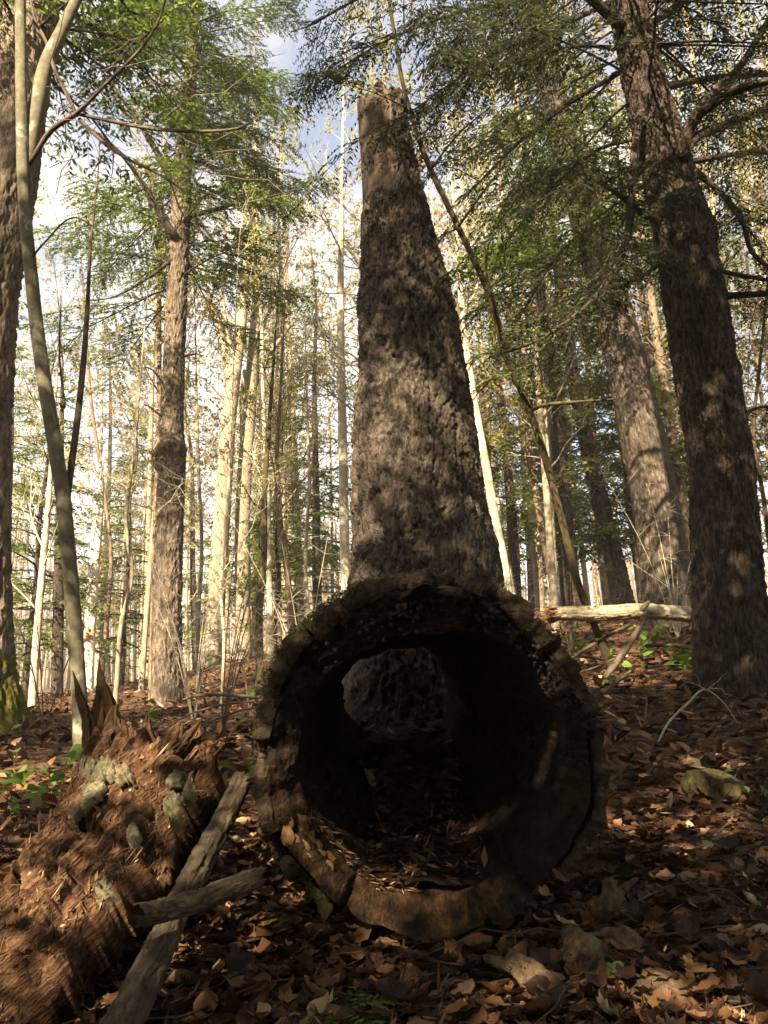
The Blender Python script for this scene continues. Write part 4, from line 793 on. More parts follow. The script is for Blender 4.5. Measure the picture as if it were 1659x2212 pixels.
Q = np.stack([i + j, i + k, i + n2 + k, i + n2 + j], -1).reshape(-1, 4); e = (nv - 1) * n2; jj = np.arange(nu - 1); Qt = np.stack([e + jj, e + jj + 1, e + n2 - 2 - jj, e + n2 - 1 - jj], -1)
stump_shell = part('shell', mesh_np('shell', V.reshape(-1, 3), [Q, Qt], [M['rot']], False, None, {'bark': np.stack([V.reshape(-1, 3) @ nrm(wid.mean(0)), V.reshape(-1, 3) @ nrm(nb_.mean(0)), V.reshape(-1, 3) @ nrm(axis_.mean(0))], -1)}), stump)
# loose fibres following the grain
mb = MB(); n = 3200; iv = rg.integers(2, nv - 4, n); iu = np.where(rg.random(n) < .3, rg.integers(int(nu * .86), nu - 1, n), rg.integers(2, nu - 2, n)); P = Vf[iv, iu] + nb_[iv] * .003; d = nrm(axis_[iv] * rg.choice([-1, 1], n)[:, None] + rg.normal(0, 1, (n, 3)) * np.where(rg.random(n) < .6, .14, .55)[:, None] + nb_[iv] * np.abs(rg.normal(.06, .12, n))[:, None])
leaf_quads(mb, P, d, nrm(np.cross(d, nb_[iv] + rg.normal(0, .6, (n, 3)))), rg.uniform(.006, .022, n) + .05 * rg.random(n) ** 5, rg.uniform(.0012, .0035, n) + .008 * rg.random(n) ** 5, 0); tag(link('fibre', mb.mesh('fibre', [M['rotfib']]), stump_shell), kind='stuff')
def splinter(parent, pts, D, mat, seed, name='spike'):
    """an upright shard of rotten wood, split lengthwise into slivers that break off at different heights"""
    S = smooth_path(px_path(pts, D), 60); q = np.random.default_rng(seed + 900); mb = MB(); h = np.linspace(0, 1, 60); R0 = float(S[:, 3].max())
    for k in range(9):
        ang = q.uniform(0, 6.28); rad = q.uniform(.2, .75) if k else 0; top = q.uniform(.55, 1.0) if k else 1.0; n = max(12, int(60 * top)); C = S[:n, :3].copy(); R = np.maximum(S[:n, 3], .004)
        C[:, 0] += math.cos(ang) * rad * R; C[:, 1] += math.sin(ang) * rad * R * .7; C += .006 * np.stack([fbm(np.stack([h[:n] * 9, h[:n] * 0 + c_, h[:n] * 0 + seed + k], -1), seed + c_, 3) for c_ in range(3)], -1)
        tip = np.clip((1 - np.arange(n) / n) / .16, 0, 1) ** .7; w = (.66 if k else .75) * R * (.35 + .65 * tip); ns = 14; a_ = np.arange(ns) * 2 * math.pi / ns; T, U, Vv = frames(C); yaw = q.uniform(0, 3.14)
        rr = w[:, None] * (1 + .45 * fbm(np.stack([np.cos(a_)[None] * 2 + 0 * h[:n, None], np.sin(a_)[None] * 2 + 0 * h[:n, None], h[:n, None] * 6 + k + 0 * a_], -1), seed + k, 4, .65)); cx, cy = np.cos(a_) , np.sin(a_) * .42
        ex, ey = cx * math.cos(yaw) - cy * math.sin(yaw), cx * math.sin(yaw) + cy * math.cos(yaw); V = C[:, None] + U[:, None] * (ex[None] * rr)[..., None] + Vv[:, None] * (ey[None] * rr)[..., None]
        A = np.stack([ex[None] * rr, ey[None] * rr, np.broadcast_to(h[:n, None] * .6, rr.shape)], -1) + seed + k; i = np.arange(n - 1)[:, None] * ns; j = np.arange(ns)[None]; kk = (j + 1) % ns; jj = np.arange(ns); e = (n - 1) * ns
        mb.add(np.vstack([V.reshape(-1, 3), C[-1] + T[-1] * w[-1] * 1.5]), np.stack([i + j, i + kk, i + ns + kk, i + ns + j], -1).reshape(-1, 4), np.stack([e + jj, e + (jj + 1) % ns, np.full(ns, n * ns)], -1), 0, np.vstack([A.reshape(-1, 3), A[-1, :1]]))
    part(name, mb.mesh(name, [mat], False), parent)
M['rotdark'] = bark_mat('dark_rotten_wood', (.022, .012, .007), (.065, .034, .017), (.16, .092, .044), 40, .07, .8, .012, patch=(.10, .09, .02), patch_at=(.56, .68), patch_scale=7)
for pts, D, m_, sd_ in [([(235, 1720, 110), (234, 1620, 90), (230, 1560, 62), (224, 1510, 40), (218, 1465, 24), (212, 1425, 6)], 2.75, 'rotdark', 1), ([(205, 1690, 70), (196, 1600, 50), (184, 1540, 32), (168, 1490, 20), (156, 1450, 5)], 2.72, 'rotdark', 2), ([(262, 1690, 70), (258, 1610, 56), (252, 1560, 36), (248, 1520, 6)], 2.7, 'rotdark', 3),
                        ([(330, 1680, 60), (328, 1610, 44), (322, 1570, 28), (320, 1535, 6)], 2.72, 'rotdark', 4), ([(372, 1670, 70), (372, 1610, 54), (378, 1580, 40), (392, 1560, 14)], 2.7, 'rotdark', 5), ([(400, 1680, 46), (412, 1630, 36), (425, 1590, 24), (433, 1555, 6)], 2.5, 'rot', 6), ([(350, 1660, 30), (390, 1610, 22), (420, 1575, 16), (436, 1556, 6)], 2.46, 'rotdark', 7),
                        ([(440, 1720, 44), (452, 1660, 34), (466, 1630, 18), (480, 1612, 5)], 2.42, 'rot', 8), ([(290, 1640, 30), (286, 1590, 18), (282, 1560, 4)], 2.7, 'rotdark', 9)]:
    splinter(stump, pts, D, M[m_], sd_)
# bark plates with pale lichen still clinging to the stump
def plate_mesh(c, ax, ay, nz_, rx, ry, seed, thick=.010, bend=.2, n=20, name='bark_plate', mat='lichen', rag=.5):
    aa = np.arange(n * 2) * math.pi / n; rag_ = 1 + rag * fbm(np.stack([np.cos(aa) * 1.8, np.sin(aa) * 1.8, aa * 0 + seed * 7.7], -1), seed, 4, .65) * 1.6; rings = np.linspace(0, 1, 9)[1:]; V = [np.array(c) + nz_ * thick]; A = []
    top, bot = [], []
    for t in rings:
        x, y = np.cos(aa) * rx * t * rag_, np.sin(aa) * ry * t * rag_; z = thick * (1 - .3 * t) + .016 * fbm(np.stack([x * 60, y * 16, x * 0 + seed], -1), seed + 3, 4, .6) - bend * (x * x + .3 * y * y) / max(rx, ry)
        top.append(c + np.outer(x, ax) + np.outer(y, ay) + np.outer(z, nz_)); bot.append(c + np.outer(x, ax) + np.outer(y, ay) + np.outer(z - thick * 1.3, nz_))
    m = 2 * n; V = np.vstack([V] + top + [bot[-1]] + [[np.array(c) - nz_ * thick]]); j = np.arange(m); k = (j + 1) % m; Q = []
    for q in range(len(rings)): Q.append(np.stack([1 + q * m + j, 1 + q * m + k, 1 + (q + 1) * m + k, 1 + (q + 1) * m + j], -1))
    l_ = 1 + len(rings) * m; return mesh_np(name, V, [np.concatenate(Q), np.concatenate([np.stack([k + 1, j + 1, 0 * j], -1), np.stack([l_ + j, l_ + k, 0 * j + len(V) - 1], -1)])], [M[mat]], True, None, {'bark': V})
def on_stump(px, py):
    """nearest point of the stump's face to a picture position"""
    d = Vf.reshape(-1, 3) - CAM; w = d @ FWD; x = d @ RGT / w * FPX + VW / 2; y = VH / 2 - d @ UPV / w * FPX; q = int(np.argmin((x - px) ** 2 + (y - py) ** 2)); return Vf.reshape(-1, 3)[q], nb_[q // nu], axis_[q // nu]
def stump_plate(px, py, wx, wy, seed):
    """a ragged sheet of bark lying over the stump's face"""
    d = Vf - CAM; w = d @ FWD; X_ = (d @ RGT / w * FPX + VW / 2 - px) / wx; Y_ = (VH / 2 - d @ UPV / w * FPX - py) / wy; th_ = np.arctan2(Y_, X_)
    Sf = Vf + nb_[:, None] * (.010 + .006 * fbm(Vf * 40, seed, 3))[..., None] - nb_[:, None] * ((fib + pit) * .85)[..., None]
    ins = np.hypot(X_, Y_) < 1 + .55 * fbm(np.stack([np.cos(th_) * 1.7, np.sin(th_) * 1.7, 0 * th_ + seed], -1), seed, 3) + .5 * fbm(Vf * 30, seed + 5, 3)
    f = ins[:-1, :-1] & ins[1:, :-1] & ins[:-1, 1:] & ins[1:, 1:]; iv_, iu_ = np.where(f); id0 = iv_ * nu + iu_; Qf = np.stack([id0, id0 + 1, id0 + nu + 1, id0 + nu], -1)
    if not len(Qf): return
    lab_ = np.arange(Vf.shape[0] * nu)
    for _ in range(60):                  # keep the largest connected piece only
        mn = lab_[Qf].min(1); new = lab_.copy(); np.minimum.at(new, Qf.ravel(), np.repeat(mn, 4)); new = new[new]
        if (new == lab_).all(): break
        lab_ = new
    fl = lab_[Qf[:, 0]]; vals, cts = np.unique(fl, return_counts=True); Qf = Qf[fl == vals[np.argmax(cts)]]
    us, inv = np.unique(Qf, return_inverse=True); inv = inv.reshape(-1, 4); Pt = Sf.reshape(-1, 3)[us]; nn = np.repeat(nb_, nu, 0)[us]; m = len(us)
    ed = np.concatenate([inv[:, [0, 1]], inv[:, [1, 2]], inv[:, [2, 3]], inv[:, [3, 0]]]); key = np.sort(ed, 1); _, ix, ct = np.unique(key, axis=0, return_index=True, return_counts=True); bd = ed[ix[ct == 1]]
    V = np.concatenate([Pt, Pt - nn * .02]); link('bark_plate', mesh_np('bark_plate', V, [inv, np.stack([bd[:, 1], bd[:, 0], bd[:, 0] + m, bd[:, 1] + m], -1)], [M['lichen']], True, None, {'bark': V}), stump_shell)
for k_, q in enumerate([(222, 1668, 52, 26), (206, 1730, 28, 36), (188, 1785, 22, 26), (405, 1712, 32, 24), (392, 1765, 24, 24), (235, 1935, 24, 36), (270, 1690, 26, 22), (320, 1870, 14, 30)]): stump_plate(*q, 40 + k_)

# ------------------------------------------------------------------ fallen branches and poles
def stick(name, label, cat, pts, D0, D1, mat, n=60, nseg=20, rough=.14, seed=1, group=None, knots=0, ends=0.0):
    S = smooth_path(px_path(pts, D0, D1), n); c = S[len(S) // 2]
    t = thing(name, label, cat, (c[0], c[1], g1(c[0], c[1])), group); 
    if nseg >= 30: part('stem', trunk_mesh('stem', px_path(pts, D0, D1), M[mat], 64, n * 2, .022, .006, seed, aspect=6.0, broken=.02), t); return t, S
    mb = MB(); tube(mb, S[:, :3], S[:, 3], nseg, 0, True, rough, seed); part('stem', mb.mesh('stem', [M[mat]]), t); return t, S
stick('fallen_branch', 'long lichen-flecked dead branch propped from the leaf litter against the log', 'branch', [(215, 2300, 84), (275, 2190, 82), (330, 2080, 72), (372, 1985, 64), (425, 1880, 56), (478, 1780, 50), (525, 1680, 44)], 1.66, 2.5, 'stick', 120, 36, .22, 11)
stick('fallen_branch', 'short stub of branch lying across the long propped branch', 'branch', [(292, 1978, 48), (350, 1966, 50), (420, 1948, 48), (490, 1922, 46), (560, 1895, 42)], 1.85, 2.12, 'stick', 80, 30, .16, 12)
t, S = stick('fallen_pole', 'pale barkless fallen pole with a splintered orange end, held off the ground', 'fallen trunk', [(1192, 1326, 30), (1240, 1325, 33), (1300, 1325, 34), (1380, 1321, 34), (1440, 1323, 33), (1510, 1330, 32), (1600, 1336, 31), (1700, 1345, 30)], 7.0, 7.4, 'fallen', 140, 32, .10, 13)
mb = MB(); n = 160; q = S[0]; ra = rg.uniform(0, 6.28, n); rr = q[3] * np.sqrt(rg.random(n)); d = nrm(S[0, :3] - S[3, :3]); P = q[:3] + np.stack([0 * ra, np.cos(ra) * rr, np.sin(ra) * rr], -1) - d * .08; dd = nrm(d + rg.normal(0, .16, (n, 3))); leaf_quads(mb, P, dd, nrm(np.cross(dd, rg.normal(0, 1, (n, 3)))), rg.uniform(.08, .20, n), rg.uniform(.008, .02, n), 0)
tag(part('splinters', mb.mesh('splinters', [M['orange']]), t, 'orange splintered end'), kind='stuff')
limb_obj(t, [(1392, 1332, 12), (1372, 1370, 14), (1340, 1420, 15), (1305, 1465, 13)], 7.1, 6.4, M['stick'], 'branch', 20, 10, .2, 3); limb_obj(t, [(1386, 1318, 14), (1394, 1308, 12), (1402, 1300, 8)], 7.0, 6.95, M['fallen'], 'stub', 6, 8, .2, 4)
gS = 'dead sticks under and beside the fallen pole'
for lab, pts, D0, D1 in [('grey stick slanting under the fallen pole', [(1205, 1440, 6), (1260, 1405, 8), (1320, 1370, 9), (1360, 1350, 8)], 7.0, 7.6), ('yellowish stick lying level before the dark hemlock trunk', [(1395, 1395, 9), (1450, 1394, 8), (1510, 1404, 8)], 7.6, 7.2), ('thin stick low beneath the splintered end of the pole', [(1185, 1420, 4), (1250, 1418, 5), (1330, 1430, 4)], 7.3, 7.5),
                         ('short pale stick in the sunlit leaves by the log', [(1300, 1500, 8), (1330, 1475, 9), (1362, 1450, 7)], 6.0, 6.4), ('crooked stick lying behind the slanting grey stick', [(1230, 1460, 4), (1290, 1440, 4), (1345, 1415, 3)], 6.6, 7.0)]:
    stick('dead_stick', lab, 'stick', pts, D0, D1, 'stick', 24, 8, .18, 5, gS)
gT = 'sunlit dead branches left of the log'
for lab, pts, D0, D1 in [('forked sunlit dead branch lying left of the log, upper of three', [(395, 1512, 5), (430, 1502, 7), (500, 1502, 7), (585, 1508, 6)], 5.2, 4.6), ('sunlit dead branch lying left of the log, middle of three', [(400, 1545, 3), (470, 1525, 5), (540, 1515, 6), (590, 1510, 5)], 5.2, 4.5), ('thin dead branch lying left of the log, lowest of three', [(380, 1590, 3), (450, 1560, 4), (520, 1535, 5), (580, 1525, 5)], 4.6, 4.2)]:
    stick('dead_branch', lab, 'branch', pts, D0, D1, 'stick', 30, 8, .12, 6, gT)
def twiggy(name, label, pts, D0, D1, mat, seed, kids=6, cat='twig', group=None, L=.3):
    S = smooth_path(px_path(pts, D0, D1), 26); t = thing(name, label, cat, (S[0, 0], S[0, 1], g1(S[0, 0], S[0, 1])), group); mb = MB(); q = np.random.default_rng(seed); tube(mb, S[:, :3], np.maximum(S[:, 3], .001), 6, 0, False, .1, seed); part('stem', mb.mesh('stem', [M[mat]]), t)
    for k in range(kids):
        j = q.integers(8, 25); b = arc(S[j, :3], q.uniform(0, 6.28), L * q.uniform(.4, 1.1), q.uniform(-.2, .8), q.uniform(-.2, .3), q, 6, .25); mb = MB(); tube(mb, b, np.linspace(max(S[j, 3] * .5, .0012), .0008, 6), 4, 0, False); part('side_twig', mb.mesh('side_twig', [M[mat]]), t)
    return t
twiggy('bare_twig', 'pale angular bare twig standing before the dark hemlock trunk', [(1422, 1602, 4), (1445, 1560, 5), (1485, 1520, 5), (1520, 1490, 4), (1560, 1515, 3), (1592, 1560, 2)], 4.5, 4.7, 'birch', 1, 7, L=.22)
twiggy('bare_twig', 'thin arching twig beside the mossy rock', [(1580, 1700, 3), (1590, 1672, 4), (1625, 1640, 4), (1665, 1600, 3)], 3.7, 3.8, 'stick', 2, 3, L=.15)
twiggy('bare_twig', 'upright thin twig between the log and the pale angular twig', [(1388, 1600, 4), (1392, 1560, 3), (1400, 1500, 3), (1418, 1440, 2)], 4.9, 5.0, 'brownthin', 3, 5, L=.2)
for k_, (px, D, lab) in enumerate([(478, 6.5, 'bare bush of fine twigs just left of the log'), (420, 8, 'bare bush of fine twigs before the burled trunk'), (100, 7.5, 'bare bush of pale twigs beside the white birch stem'), (660, 8.5, 'bare bush of fine twigs above the left shoulder of the log'), (1240, 9, 'bare bush of fine twigs under the splintered pole end'), (1130, 8.0, 'bare bush of fine twigs right of the broken trunk foot'), (540, 9, 'bare bush of fine twigs under the pair of pale trees'), (1480, 9.0, 'bare bush of fine twigs behind the fallen pole')]):
    b = at(px, 1500, D); q = np.random.default_rng(500 + k_); z = g1(b[0], b[1]); t = thing('bare_bush', lab, 'bush', (b[0], b[1], z), 'bare bushes of the undergrowth')
    for s in range(7):
        H = q.uniform(.7, 2.0); az = q.uniform(0, 6.28); P = np.array([[b[0], b[1], z - .05], [b[0] + .15 * H * math.cos(az), b[1] + .15 * H * math.sin(az), z + H * .5], [b[0] + .4 * H * math.cos(az), b[1] + .4 * H * math.sin(az), z + H]]); path = np.c_[smooth_path(P, 10), np.linspace(.006, .002, 10)]
        mb = MB(); tube(mb, path[:, :3], path[:, 3], 5, 0, False)
        for w in range(6):
            j = q.integers(2, 10); v = arc(path[j, :3], q.uniform(0, 6.28), q.uniform(.2, .6), q.uniform(-.1, 1), q.uniform(0, .3), q, 6, .2); tube(mb, v, np.linspace(.0028, .001, 6), 3, 0, False)
            for x in range(2): v2 = arc(v[q.integers(2, 5)], q.uniform(0, 6.28), q.uniform(.1, .3), q.uniform(-.1, 1), .1, q, 4, .2); tube(mb, v2, np.linspace(.0016, .0007, 4), 3, 0, False)
        part('stem', mb.mesh('stem', [M['birch' if k_ % 2 else 'brownthin']]), t)

# ------------------------------------------------------------------ rocks and bark slabs
def rock(label, px, py, D, w, h, seed, mat='rock'):
    c = at(px, py, D); s_ = mpp(c); r = np.array([w / 2 * s_, w / 2 * s_ * .8, h / 2 * s_]); z = g1(c[0], c[1]); nu_, nv_ = 40, 24; th = np.arange(nu_) * 2 * math.pi / nu_; ph = np.linspace(-1.5, 1.5, nv_)
    q = np.stack([np.cos(th)[None] * np.cos(ph)[:, None], np.sin(th)[None] * np.cos(ph)[:, None], np.broadcast_to(np.sin(ph)[:, None], (nv_, nu_))], -1); F1, F2, I_ = worley(q * 1.1 + seed, seed); q2 = np.sign(q) * np.abs(q) ** .8 * (1.12 - .35 * F1 + .22 * fbm(q * 1.3 + seed, seed, 3) + .03 * fbm(q * 9, seed + 2, 3))[..., None]
    q2[..., 2] += .25 * q2[..., 0] * -1; V = np.array([c[0], c[1], z + r[2] * .45]) + q2 * r; i = np.arange(nv_ - 1)[:, None] * nu_; j = np.arange(nu_)[None]; k = (j + 1) % nu_; me = mesh_np('rock', V.reshape(-1, 3), [np.stack([i + j, i + k, i + nu_ + k, i + nu_ + j], -1).reshape(-1, 4)], [M[mat]], True, None, {'bark': V.reshape(-1, 3)})
    o = link('rock', me); tag(o, label, 'rock')
rock('olive mossy rounded rock among leaves on the right bank', 1532, 1650, 3.7, 122, 84, 3)
M['greyrock'] = plain_mat('grey_rock', (.03, .026, .015), (.10, .085, .05), 40, .9, .6, .015)
#rock('grey lichened rock against the lower right of the log', 1345, 1795, 2.9, 110, 90, 8, 'greyrock')
def slab(label, px, py, D, w, h, yaw, tilt, seed, lift=.03, mat='slab', group='bark slabs on the leaf litter'):
    c = at(px, py, D); s_ = mpp(c); n_ = nrm([math.sin(yaw) * .15, -math.sin(tilt), math.cos(tilt)]); x_ = nrm(np.cross([math.sin(yaw), math.cos(yaw), 0], n_)); y_ = np.cross(n_, x_); z = g1(c[0], c[1])
    o = link('bark_slab', plate_mesh(np.array([c[0], c[1], z + lift]), x_, y_, n_, w / 2 * s_, h / 2 * s_ * 1.25, seed, .007, .5, 26, 'bark_slab', mat, .6)); tag(o, label, 'bark', group, 'thing')
slab('broad tan bark slab tilted up below the right of the log mouth', 1258, 2030, 2.2, 112, 66, .3, .75, 3, .05)
slab('long narrow bark slab leaning down from the broad tan slab', 1160, 2110, 2.05, 70, 180, -.55, .7, 4, .05)
slab('greenish ridged bark strip just above the broad tan slab', 1350, 2010, 2.28, 130, 40, .5, .5, 5, .05, 'slab')
slab('flat greenish bark piece on the litter low on the right', 1440, 2175, 2.0, 150, 60, .2, .35, 6, .04, 'slab')
slab('upright furrowed bark piece beside the lower right of the log', 1305, 1900, 2.5, 60, 130, .5, 1.0, 7, .06, 'slab')
slab('flat bark piece at the bottom edge of the litter', 1180, 2205, 1.98, 150, 70, .1, .4, 8, .03, 'rot')
#slab('small grey bark chip near the foot of the propped branch', 225, 2060, 2.0, 50, 22, .6, .5, 9, .05, 'lichen')
slab('bark slab on the leaves beside the mossy foot', 78, 1622, 4.6, 60, 34, .8, .3, 10, .05, 'slab')

# ------------------------------------------------------------------ leaf litter
def maple(seed, hi=True):
    q = np.random.default_rng(seed); lob = [(0, 1.0), (.16, .74), (.3, .84), (.42, .60), (.6, .62), (.95, .92), (1.08, .68), (1.22, .74), (1.38, .54), (1.75, .62), (2.0, .50), (2.5, .40), (3.14, .12)]
    th = np.array([l[0] for l in lob]); r = np.array([l[1] for l in lob]) * q.uniform(.88, 1.1, len(lob)); th = np.r_[th, -th[1:-1][::-1]]; r = np.r_[r, r[1:-1][::-1] * q.uniform(.9, 1.1, len(lob) - 2)]
    x, y = np.sin(th) * r, np.cos(th) * r + .0; c = q.uniform(.15, .75); fold = q.uniform(-.2, .5); wv = q.uniform(0, 6.28)
    def bend(x, y, r): return c * (x * x * .7 + y * y * q0) + fold * np.abs(x) * .5 + .14 * r * np.sin(th_ * 4 + wv)
    q0 = q.uniform(.1, .8); th_ = th; z = bend(x, y, r); zi = .45 * (c * (x * x * .7 + y * y * q0) * .5 + fold * np.abs(x) * .4); n = len(th)
    V = np.vstack([[0, 0, 0], np.c_[x * .5, y * .5, zi], np.c_[x, y, z]]); j = np.arange(n); k = (j + 1) % n
    return V * .062, np.stack([1 + j, 1 + k, 1 + n + k, 1 + n + j], -1), np.stack([0 * j, 1 + k, 1 + j], -1)
def beech(seed, n=9, cols=((-1, 1), (-1, .5), (0, 0), (1, .5), (1, 1))):
    q = np.random.default_rng(seed); t = np.linspace(0, 1, n); w = np.sin(t ** .85 * math.pi) ** .8 * .36 + .004; c = q.uniform(-.3, .9); f = q.uniform(.1, .9); rp = .03 * np.cos(np.arange(n) * math.pi); V = []
    zc = c * (t - .5) ** 2 * 1.2
    for s, ww in cols: V.append(np.c_[s * w * ww, t - .5, zc + f * (w * ww) * (.55 if ww else 0) + rp * ww])
    V = np.array(V).reshape(-1, 3); Qs = []
    for a_ in range(len(cols) - 1):
        j = np.arange(n - 1); Qs.append(np.stack([a_ * n + j, (a_ + 1) * n + j, (a_ + 1) * n + j + 1, a_ * n + j + 1], -1))
    return V * .10, np.concatenate(Qs), np.zeros((0, 3), int)
leaf_kinds = [maple(k) for k in range(7)] + [beech(k + 50) for k in range(6)]
leaf_meshes = [mesh_np('fallen_leaf', V, [Q, T], [M['leaf']]) for V, Q, T in leaf_kinds]
lr = np.random.default_rng(2024)
def in_stump(px, py): return (px < 470) and (py > 1640) and (px - 450 < (2120 - py) * .0 + 0) and ((py - 1640) * .75 + (px - 450) < 120)
def blocked(px, py):
    if (px - 930) ** 2 / 385 ** 2 + (py - 1632) ** 2 / 390 ** 2 < 1: return True
    return in_stump(px, py)
def hit_ground(px, py):
    d = ray(px, py); Ds = np.geomspace(1.3, 21, 400); q = CAM + d * (Ds / d[1])[:, None]; below = q[:, 2] < GL(q[:, 0], q[:, 1])
    return q[int(np.argmax(below))] if below.any() else None
n_l = 0
while n_l < 300:
    right = lr.random() < .66; px = lr.uniform(1130, 1670) if right else lr.uniform(120, 1250); py = lr.uniform(1640, 2230) if right else lr.uniform(1990, 2230)
    if not right and lr.random() < .12: px, py = lr.uniform(0, 150), lr.uniform(1640, 1790)
    if blocked(px, py): continue
    q = hit_ground(px, py)
    if q is None or q[1] > 4.6: continue
    o = link('fallen_leaf', leaf_meshes[int(lr.choice(13, p=[.04] * 7 + [.12] * 6))], ground); sc = lr.uniform(.42, .95); o.scale = (sc,) * 3
    o.location = (q[0], q[1], q[2] + lr.uniform(.015, .055)); o.rotation_euler = Euler((lr.normal(.15, .36), lr.normal(0, .36), lr.uniform(0, 6.28)), 'ZYX' if lr.random() < .5 else 'XYZ'); n_l += 1
# the uncounted rest of the litter
N = 34000; D = 1.55 + (lr.random(N) ** 1.7) * 22; px = lr.uniform(-350, 2000, N); dx = (px - VW / 2) / FPX; x = dx * D * 1.06; y = D; z = G(x, y)
lowV = []; 
for V, Q, T in leaf_kinds[:4:3] + [beech(k + 80, 7, ((-1, 1), (0, 0), (1, 1))) for k in range(7)]: lowV.append((V, Q, T))
mb = MB(); sel = lr.integers(0, len(lowV), N); sc = lr.uniform(.28, .85, N) * np.clip(D / 9, 1, 1.6); az, tx, ty = lr.uniform(0, 6.28, N), lr.normal(0, .3, N), lr.normal(0, .3, N)
# beyond a few metres simple four-sided leaves are enough
near = D < 3.5
for kk_, (V, Q, T) in enumerate(lowV):
    I_ = np.where((sel == kk_) & near)[0]; n = len(I_); ca, sa = np.cos(az[I_]), np.sin(az[I_]); Z0 = np.zeros(n)
    Rz = np.stack([np.stack([ca, -sa, Z0], -1), np.stack([sa, ca, Z0], -1), np.stack([Z0, Z0, Z0 + 1], -1)], 1); cx, sx = np.cos(tx[I_]), np.sin(tx[I_]); Rx = np.stack([np.stack([Z0 + 1, Z0, Z0], -1), np.stack([Z0, cx, -sx], -1), np.stack([Z0, sx, cx], -1)], 1); cy, sy = np.cos(ty[I_]), np.sin(ty[I_]); Ry = np.stack([np.stack([cy, Z0, sy], -1), np.stack([Z0, Z0 + 1, Z0], -1), np.stack([-sy, Z0, cy], -1)], 1)
    Rm = Rx @ Ry @ Rz; P = np.einsum('nij,vj->nvi', Rm, V) * sc[I_][:, None, None] + np.stack([x[I_], y[I_], z[I_] + lr.uniform(.004, .035, n)], -1)[:, None]
    off = (np.arange(n) * len(V))[:, None, None]; mb.add(P.reshape(-1, 3), (Q[None] + off).reshape(-1, 4), (T[None] + off).reshape(-1, 3) if len(T) else None)
I_ = np.where(~near)[0]; n = len(I_); d = nrm(lr.normal(0, 1, (n, 3)) * [1, 1, .3]); sdv = nrm(np.cross(d, lr.normal(0, .3, (n, 3)) + [0, 0, 1])); up_ = np.cross(sdv, d); L = lr.uniform(.05, .115, n)[:, None]; W = L * lr.uniform(.2, .34, n)[:, None]; B0 = np.stack([x[I_], y[I_], z[I_] + lr.uniform(.01, .035, n)], -1); cu = lr.normal(.1, .22, n)[:, None] * L
V = np.stack([B0, B0 + d * L * .3 + sdv * W * .9 + up_ * cu * .5, B0 + d * L * .72 + sdv * W * .75 + up_ * cu * .8, B0 + d * L + up_ * cu * .6, B0 + d * L * .72 - sdv * W * .7 + up_ * cu * .6, B0 + d * L * .3 - sdv * W + up_ * cu * .4], 1).reshape(-1, 3); o6 = (np.arange(n) * 6)[:, None]
mb.add(V, np.concatenate([o6 + np.array([[0, 1, 2, 3]]), o6 + np.array([[0, 3, 4, 5]])]))
tag(link('leaf_litter', mb.mesh('leaf_litter', [M['litter']]), ground), 'brown fallen leaves carpeting the forest floor', None, None, 'stuff')
# needles, chips and small twigs among the leaves
mb = MB(); n = 22000; D = 1.5 + lr.random(n) ** 1.6 * 4; px = lr.uniform(-200, 1850, n); x = (px - VW / 2) / FPX * D * 1.05; z = G(x, D); d = nrm(lr.normal(0, 1, (n, 3)) * [1, 1, .25]); leaf_quads(mb, np.stack([x, D, z + lr.uniform(.0, .03, n)], -1), d, nrm(np.cross(d, [0, 0, 1.0] + lr.normal(0, .4, (n, 3)))), lr.uniform(.015, .09, n), lr.uniform(.002, .010, n), 0)
tag(link('wood_chips', mb.mesh('wood_chips', [M['litter']], False), ground), 'small chips and needles among the leaves', None, None, 'stuff')
for k_ in range(60):
    px, py = (lr.uniform(1150, 1660), lr.uniform(1650, 2210)) if k_ % 3 else (lr.uniform(150, 1100), lr.uniform(2050, 2210))
    if blocked(px, py): continue
    q = hit_ground(px, py)
    if q is None: continue
    P = arc(q + [0, 0, .03], lr.uniform(0, 6.28), lr.uniform(.12, .5), lr.uniform(-.05, .25), lr.uniform(0, .3), lr, 7, .12); mb = MB(); tube(mb, P, np.linspace(.0032, .0012, 7), 5, 0, True); o = link('fallen_twig', mb.mesh('fallen_twig', [M['stick']]), ground)

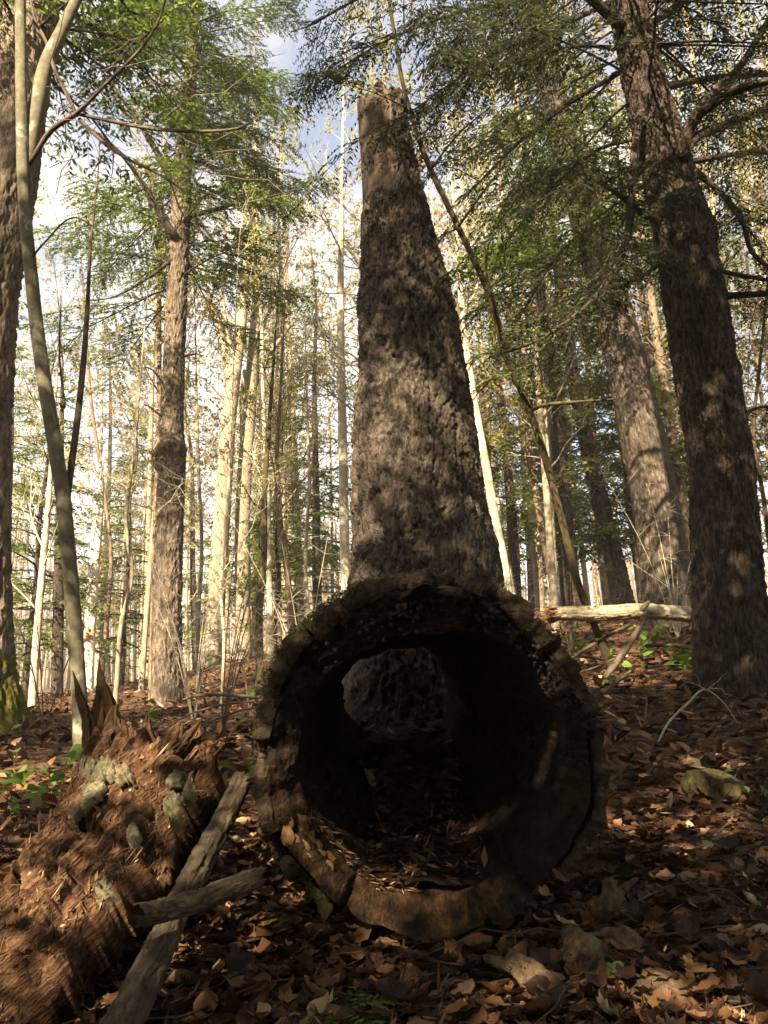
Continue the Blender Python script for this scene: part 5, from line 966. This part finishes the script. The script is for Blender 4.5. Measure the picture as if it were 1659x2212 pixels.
# ------------------------------------------------------------------ green seedlings and a fern
def seed_leaf_mesh(seed):
    q = np.random.default_rng(seed); n = 7; t = np.linspace(0, 1, n); w = np.sin(t ** .7 * math.pi) ** .8 * .42 + .01; V = []
    for s in (-1, 0, 1): V.append(np.c_[s * w, t, .25 * np.abs(s) * w - .35 * t * t])
    V = np.array(V).reshape(-1, 3); j = np.arange(n - 1); return mesh_np('leaf', V, [np.concatenate([np.stack([a_ * n + j, (a_ + 1) * n + j, (a_ + 1) * n + j + 1, a_ * n + j + 1], -1) for a_ in (0, 1)])], [M['seed']])
slm = [seed_leaf_mesh(k) for k in range(3)]
def seedling(label, px, py, D, size, n, seed, H=.18):
    c = at(px, py, D); z = g1(c[0], c[1]); q = np.random.default_rng(seed); t = thing('seedling', label, 'seedling', (c[0], c[1], z), 'green seedlings on the forest floor'); mb = MB(); tips = []
    for k in range(max(2, n // 2)):
        P = arc(np.array([c[0], c[1], z - .02]), q.uniform(0, 6.28), H * q.uniform(.4, 1.0), q.uniform(.8, 2.2), q.uniform(0, .4), q, 6, .1); tube(mb, P, np.linspace(.0022, .001, 6), 4, 0, False); tips += [P[-1], P[3]]
    part('stem', mb.mesh('stem', [M['moss_stem']]), t)
    for k in range(n):
        o = link('leaf', slm[k % 3], t); p_ = tips[k % len(tips)]; o.location = tuple(p_ - np.array([c[0], c[1], z])); s_ = size * q.uniform(.6, 1.2); o.scale = (s_,) * 3; o.rotation_euler = (q.normal(0, .35), q.normal(0, .35), q.uniform(0, 6.28))
for k_, (px, py, D, s_, n, lab) in enumerate([(40, 1660, 4.0, .10, 6, 'bright seedling below the mossy foot, farthest left'), (95, 1650, 4.0, .10, 7, 'bright seedling below the mossy foot, next to the bark slab'), (70, 1720, 3.6, .08, 8, 'dark low seedling left of the rotten stump'), (130, 1690, 3.7, .07, 5, 'seedling close to the left edge of the rotten stump'), (20, 1700, 3.7, .08, 6, 'seedling cut by the left edge of the picture'),
        (505, 1600, 4.0, .09, 5, 'seedling in the gap between stump and log'), (545, 1590, 4.2, .08, 4, 'seedling touching the left side of the log'), (378, 1540, 6, .09, 4, 'seedling rising behind the stump top'), (1400, 1420, 8, .13, 9, 'leafy seedling under the fallen pole'), (1450, 1430, 7.6, .13, 9, 'leafy seedling between the fallen pole and the level stick'), (1490, 1440, 7.2, .13, 8, 'leafy seedling against the dark hemlock foot'),
        (1430, 1390, 9, .14, 8, 'leafy seedling deep beneath the middle of the pole'), (1345, 1500, 6.2, .06, 7, 'tiny seedling in the sunlit leaves'), (1370, 1480, 6.4, .07, 7, 'small seedling right of the sunlit leaves'), (1270, 1380, 9, .12, 8, 'seedling under the splintered end of the pole'), (1230, 1360, 9.5, .12, 8, 'seedling behind the right shoulder of the log'), (1625, 1680, 3.6, .06, 8, 'low seedling right of the mossy rock'), (1395, 2105, 2.1, .035, 7, 'tiny seedling beneath the greenish ridged strip'), (575, 1500, 9, .12, 6, 'seedling beyond the left shoulder of the log')]):
    seedling(lab, px, py, D, s_, n, 700 + k_, .22 if D > 5 else .16)
c = at(715, 2165, 2.0); z = g1(c[0], c[1]); t = thing('fern', 'dark green fern in the shade under the log mouth', 'fern', (c[0], c[1], z))
for k_ in range(7):
    P = arc(np.array([c[0], c[1], z]), k_ * .9 + lr.uniform(-.3, .3), lr.uniform(.12, .24), .7, .7, lr, 14, .02); mb = MB(); tube(mb, P, np.linspace(.0018, .0006, 14), 4, 0, False)
    for j in range(1, 14):
        tt = nrm(P[j] - P[j - 1]); sdv = nrm(np.cross(tt, [0, 0, 1.0])); L = .045 * math.sin(math.pi * (j + 1) / 15.5)
        for sg in (-1, 1): leaf_quads(mb, P[j:j + 1], nrm(tt * .35 + sdv * sg)[None], tt[None], np.array([L]), np.array([L * .32]), 1)
    part('frond', mb.mesh('frond', [M['moss_stem'], M['seed']]), t)
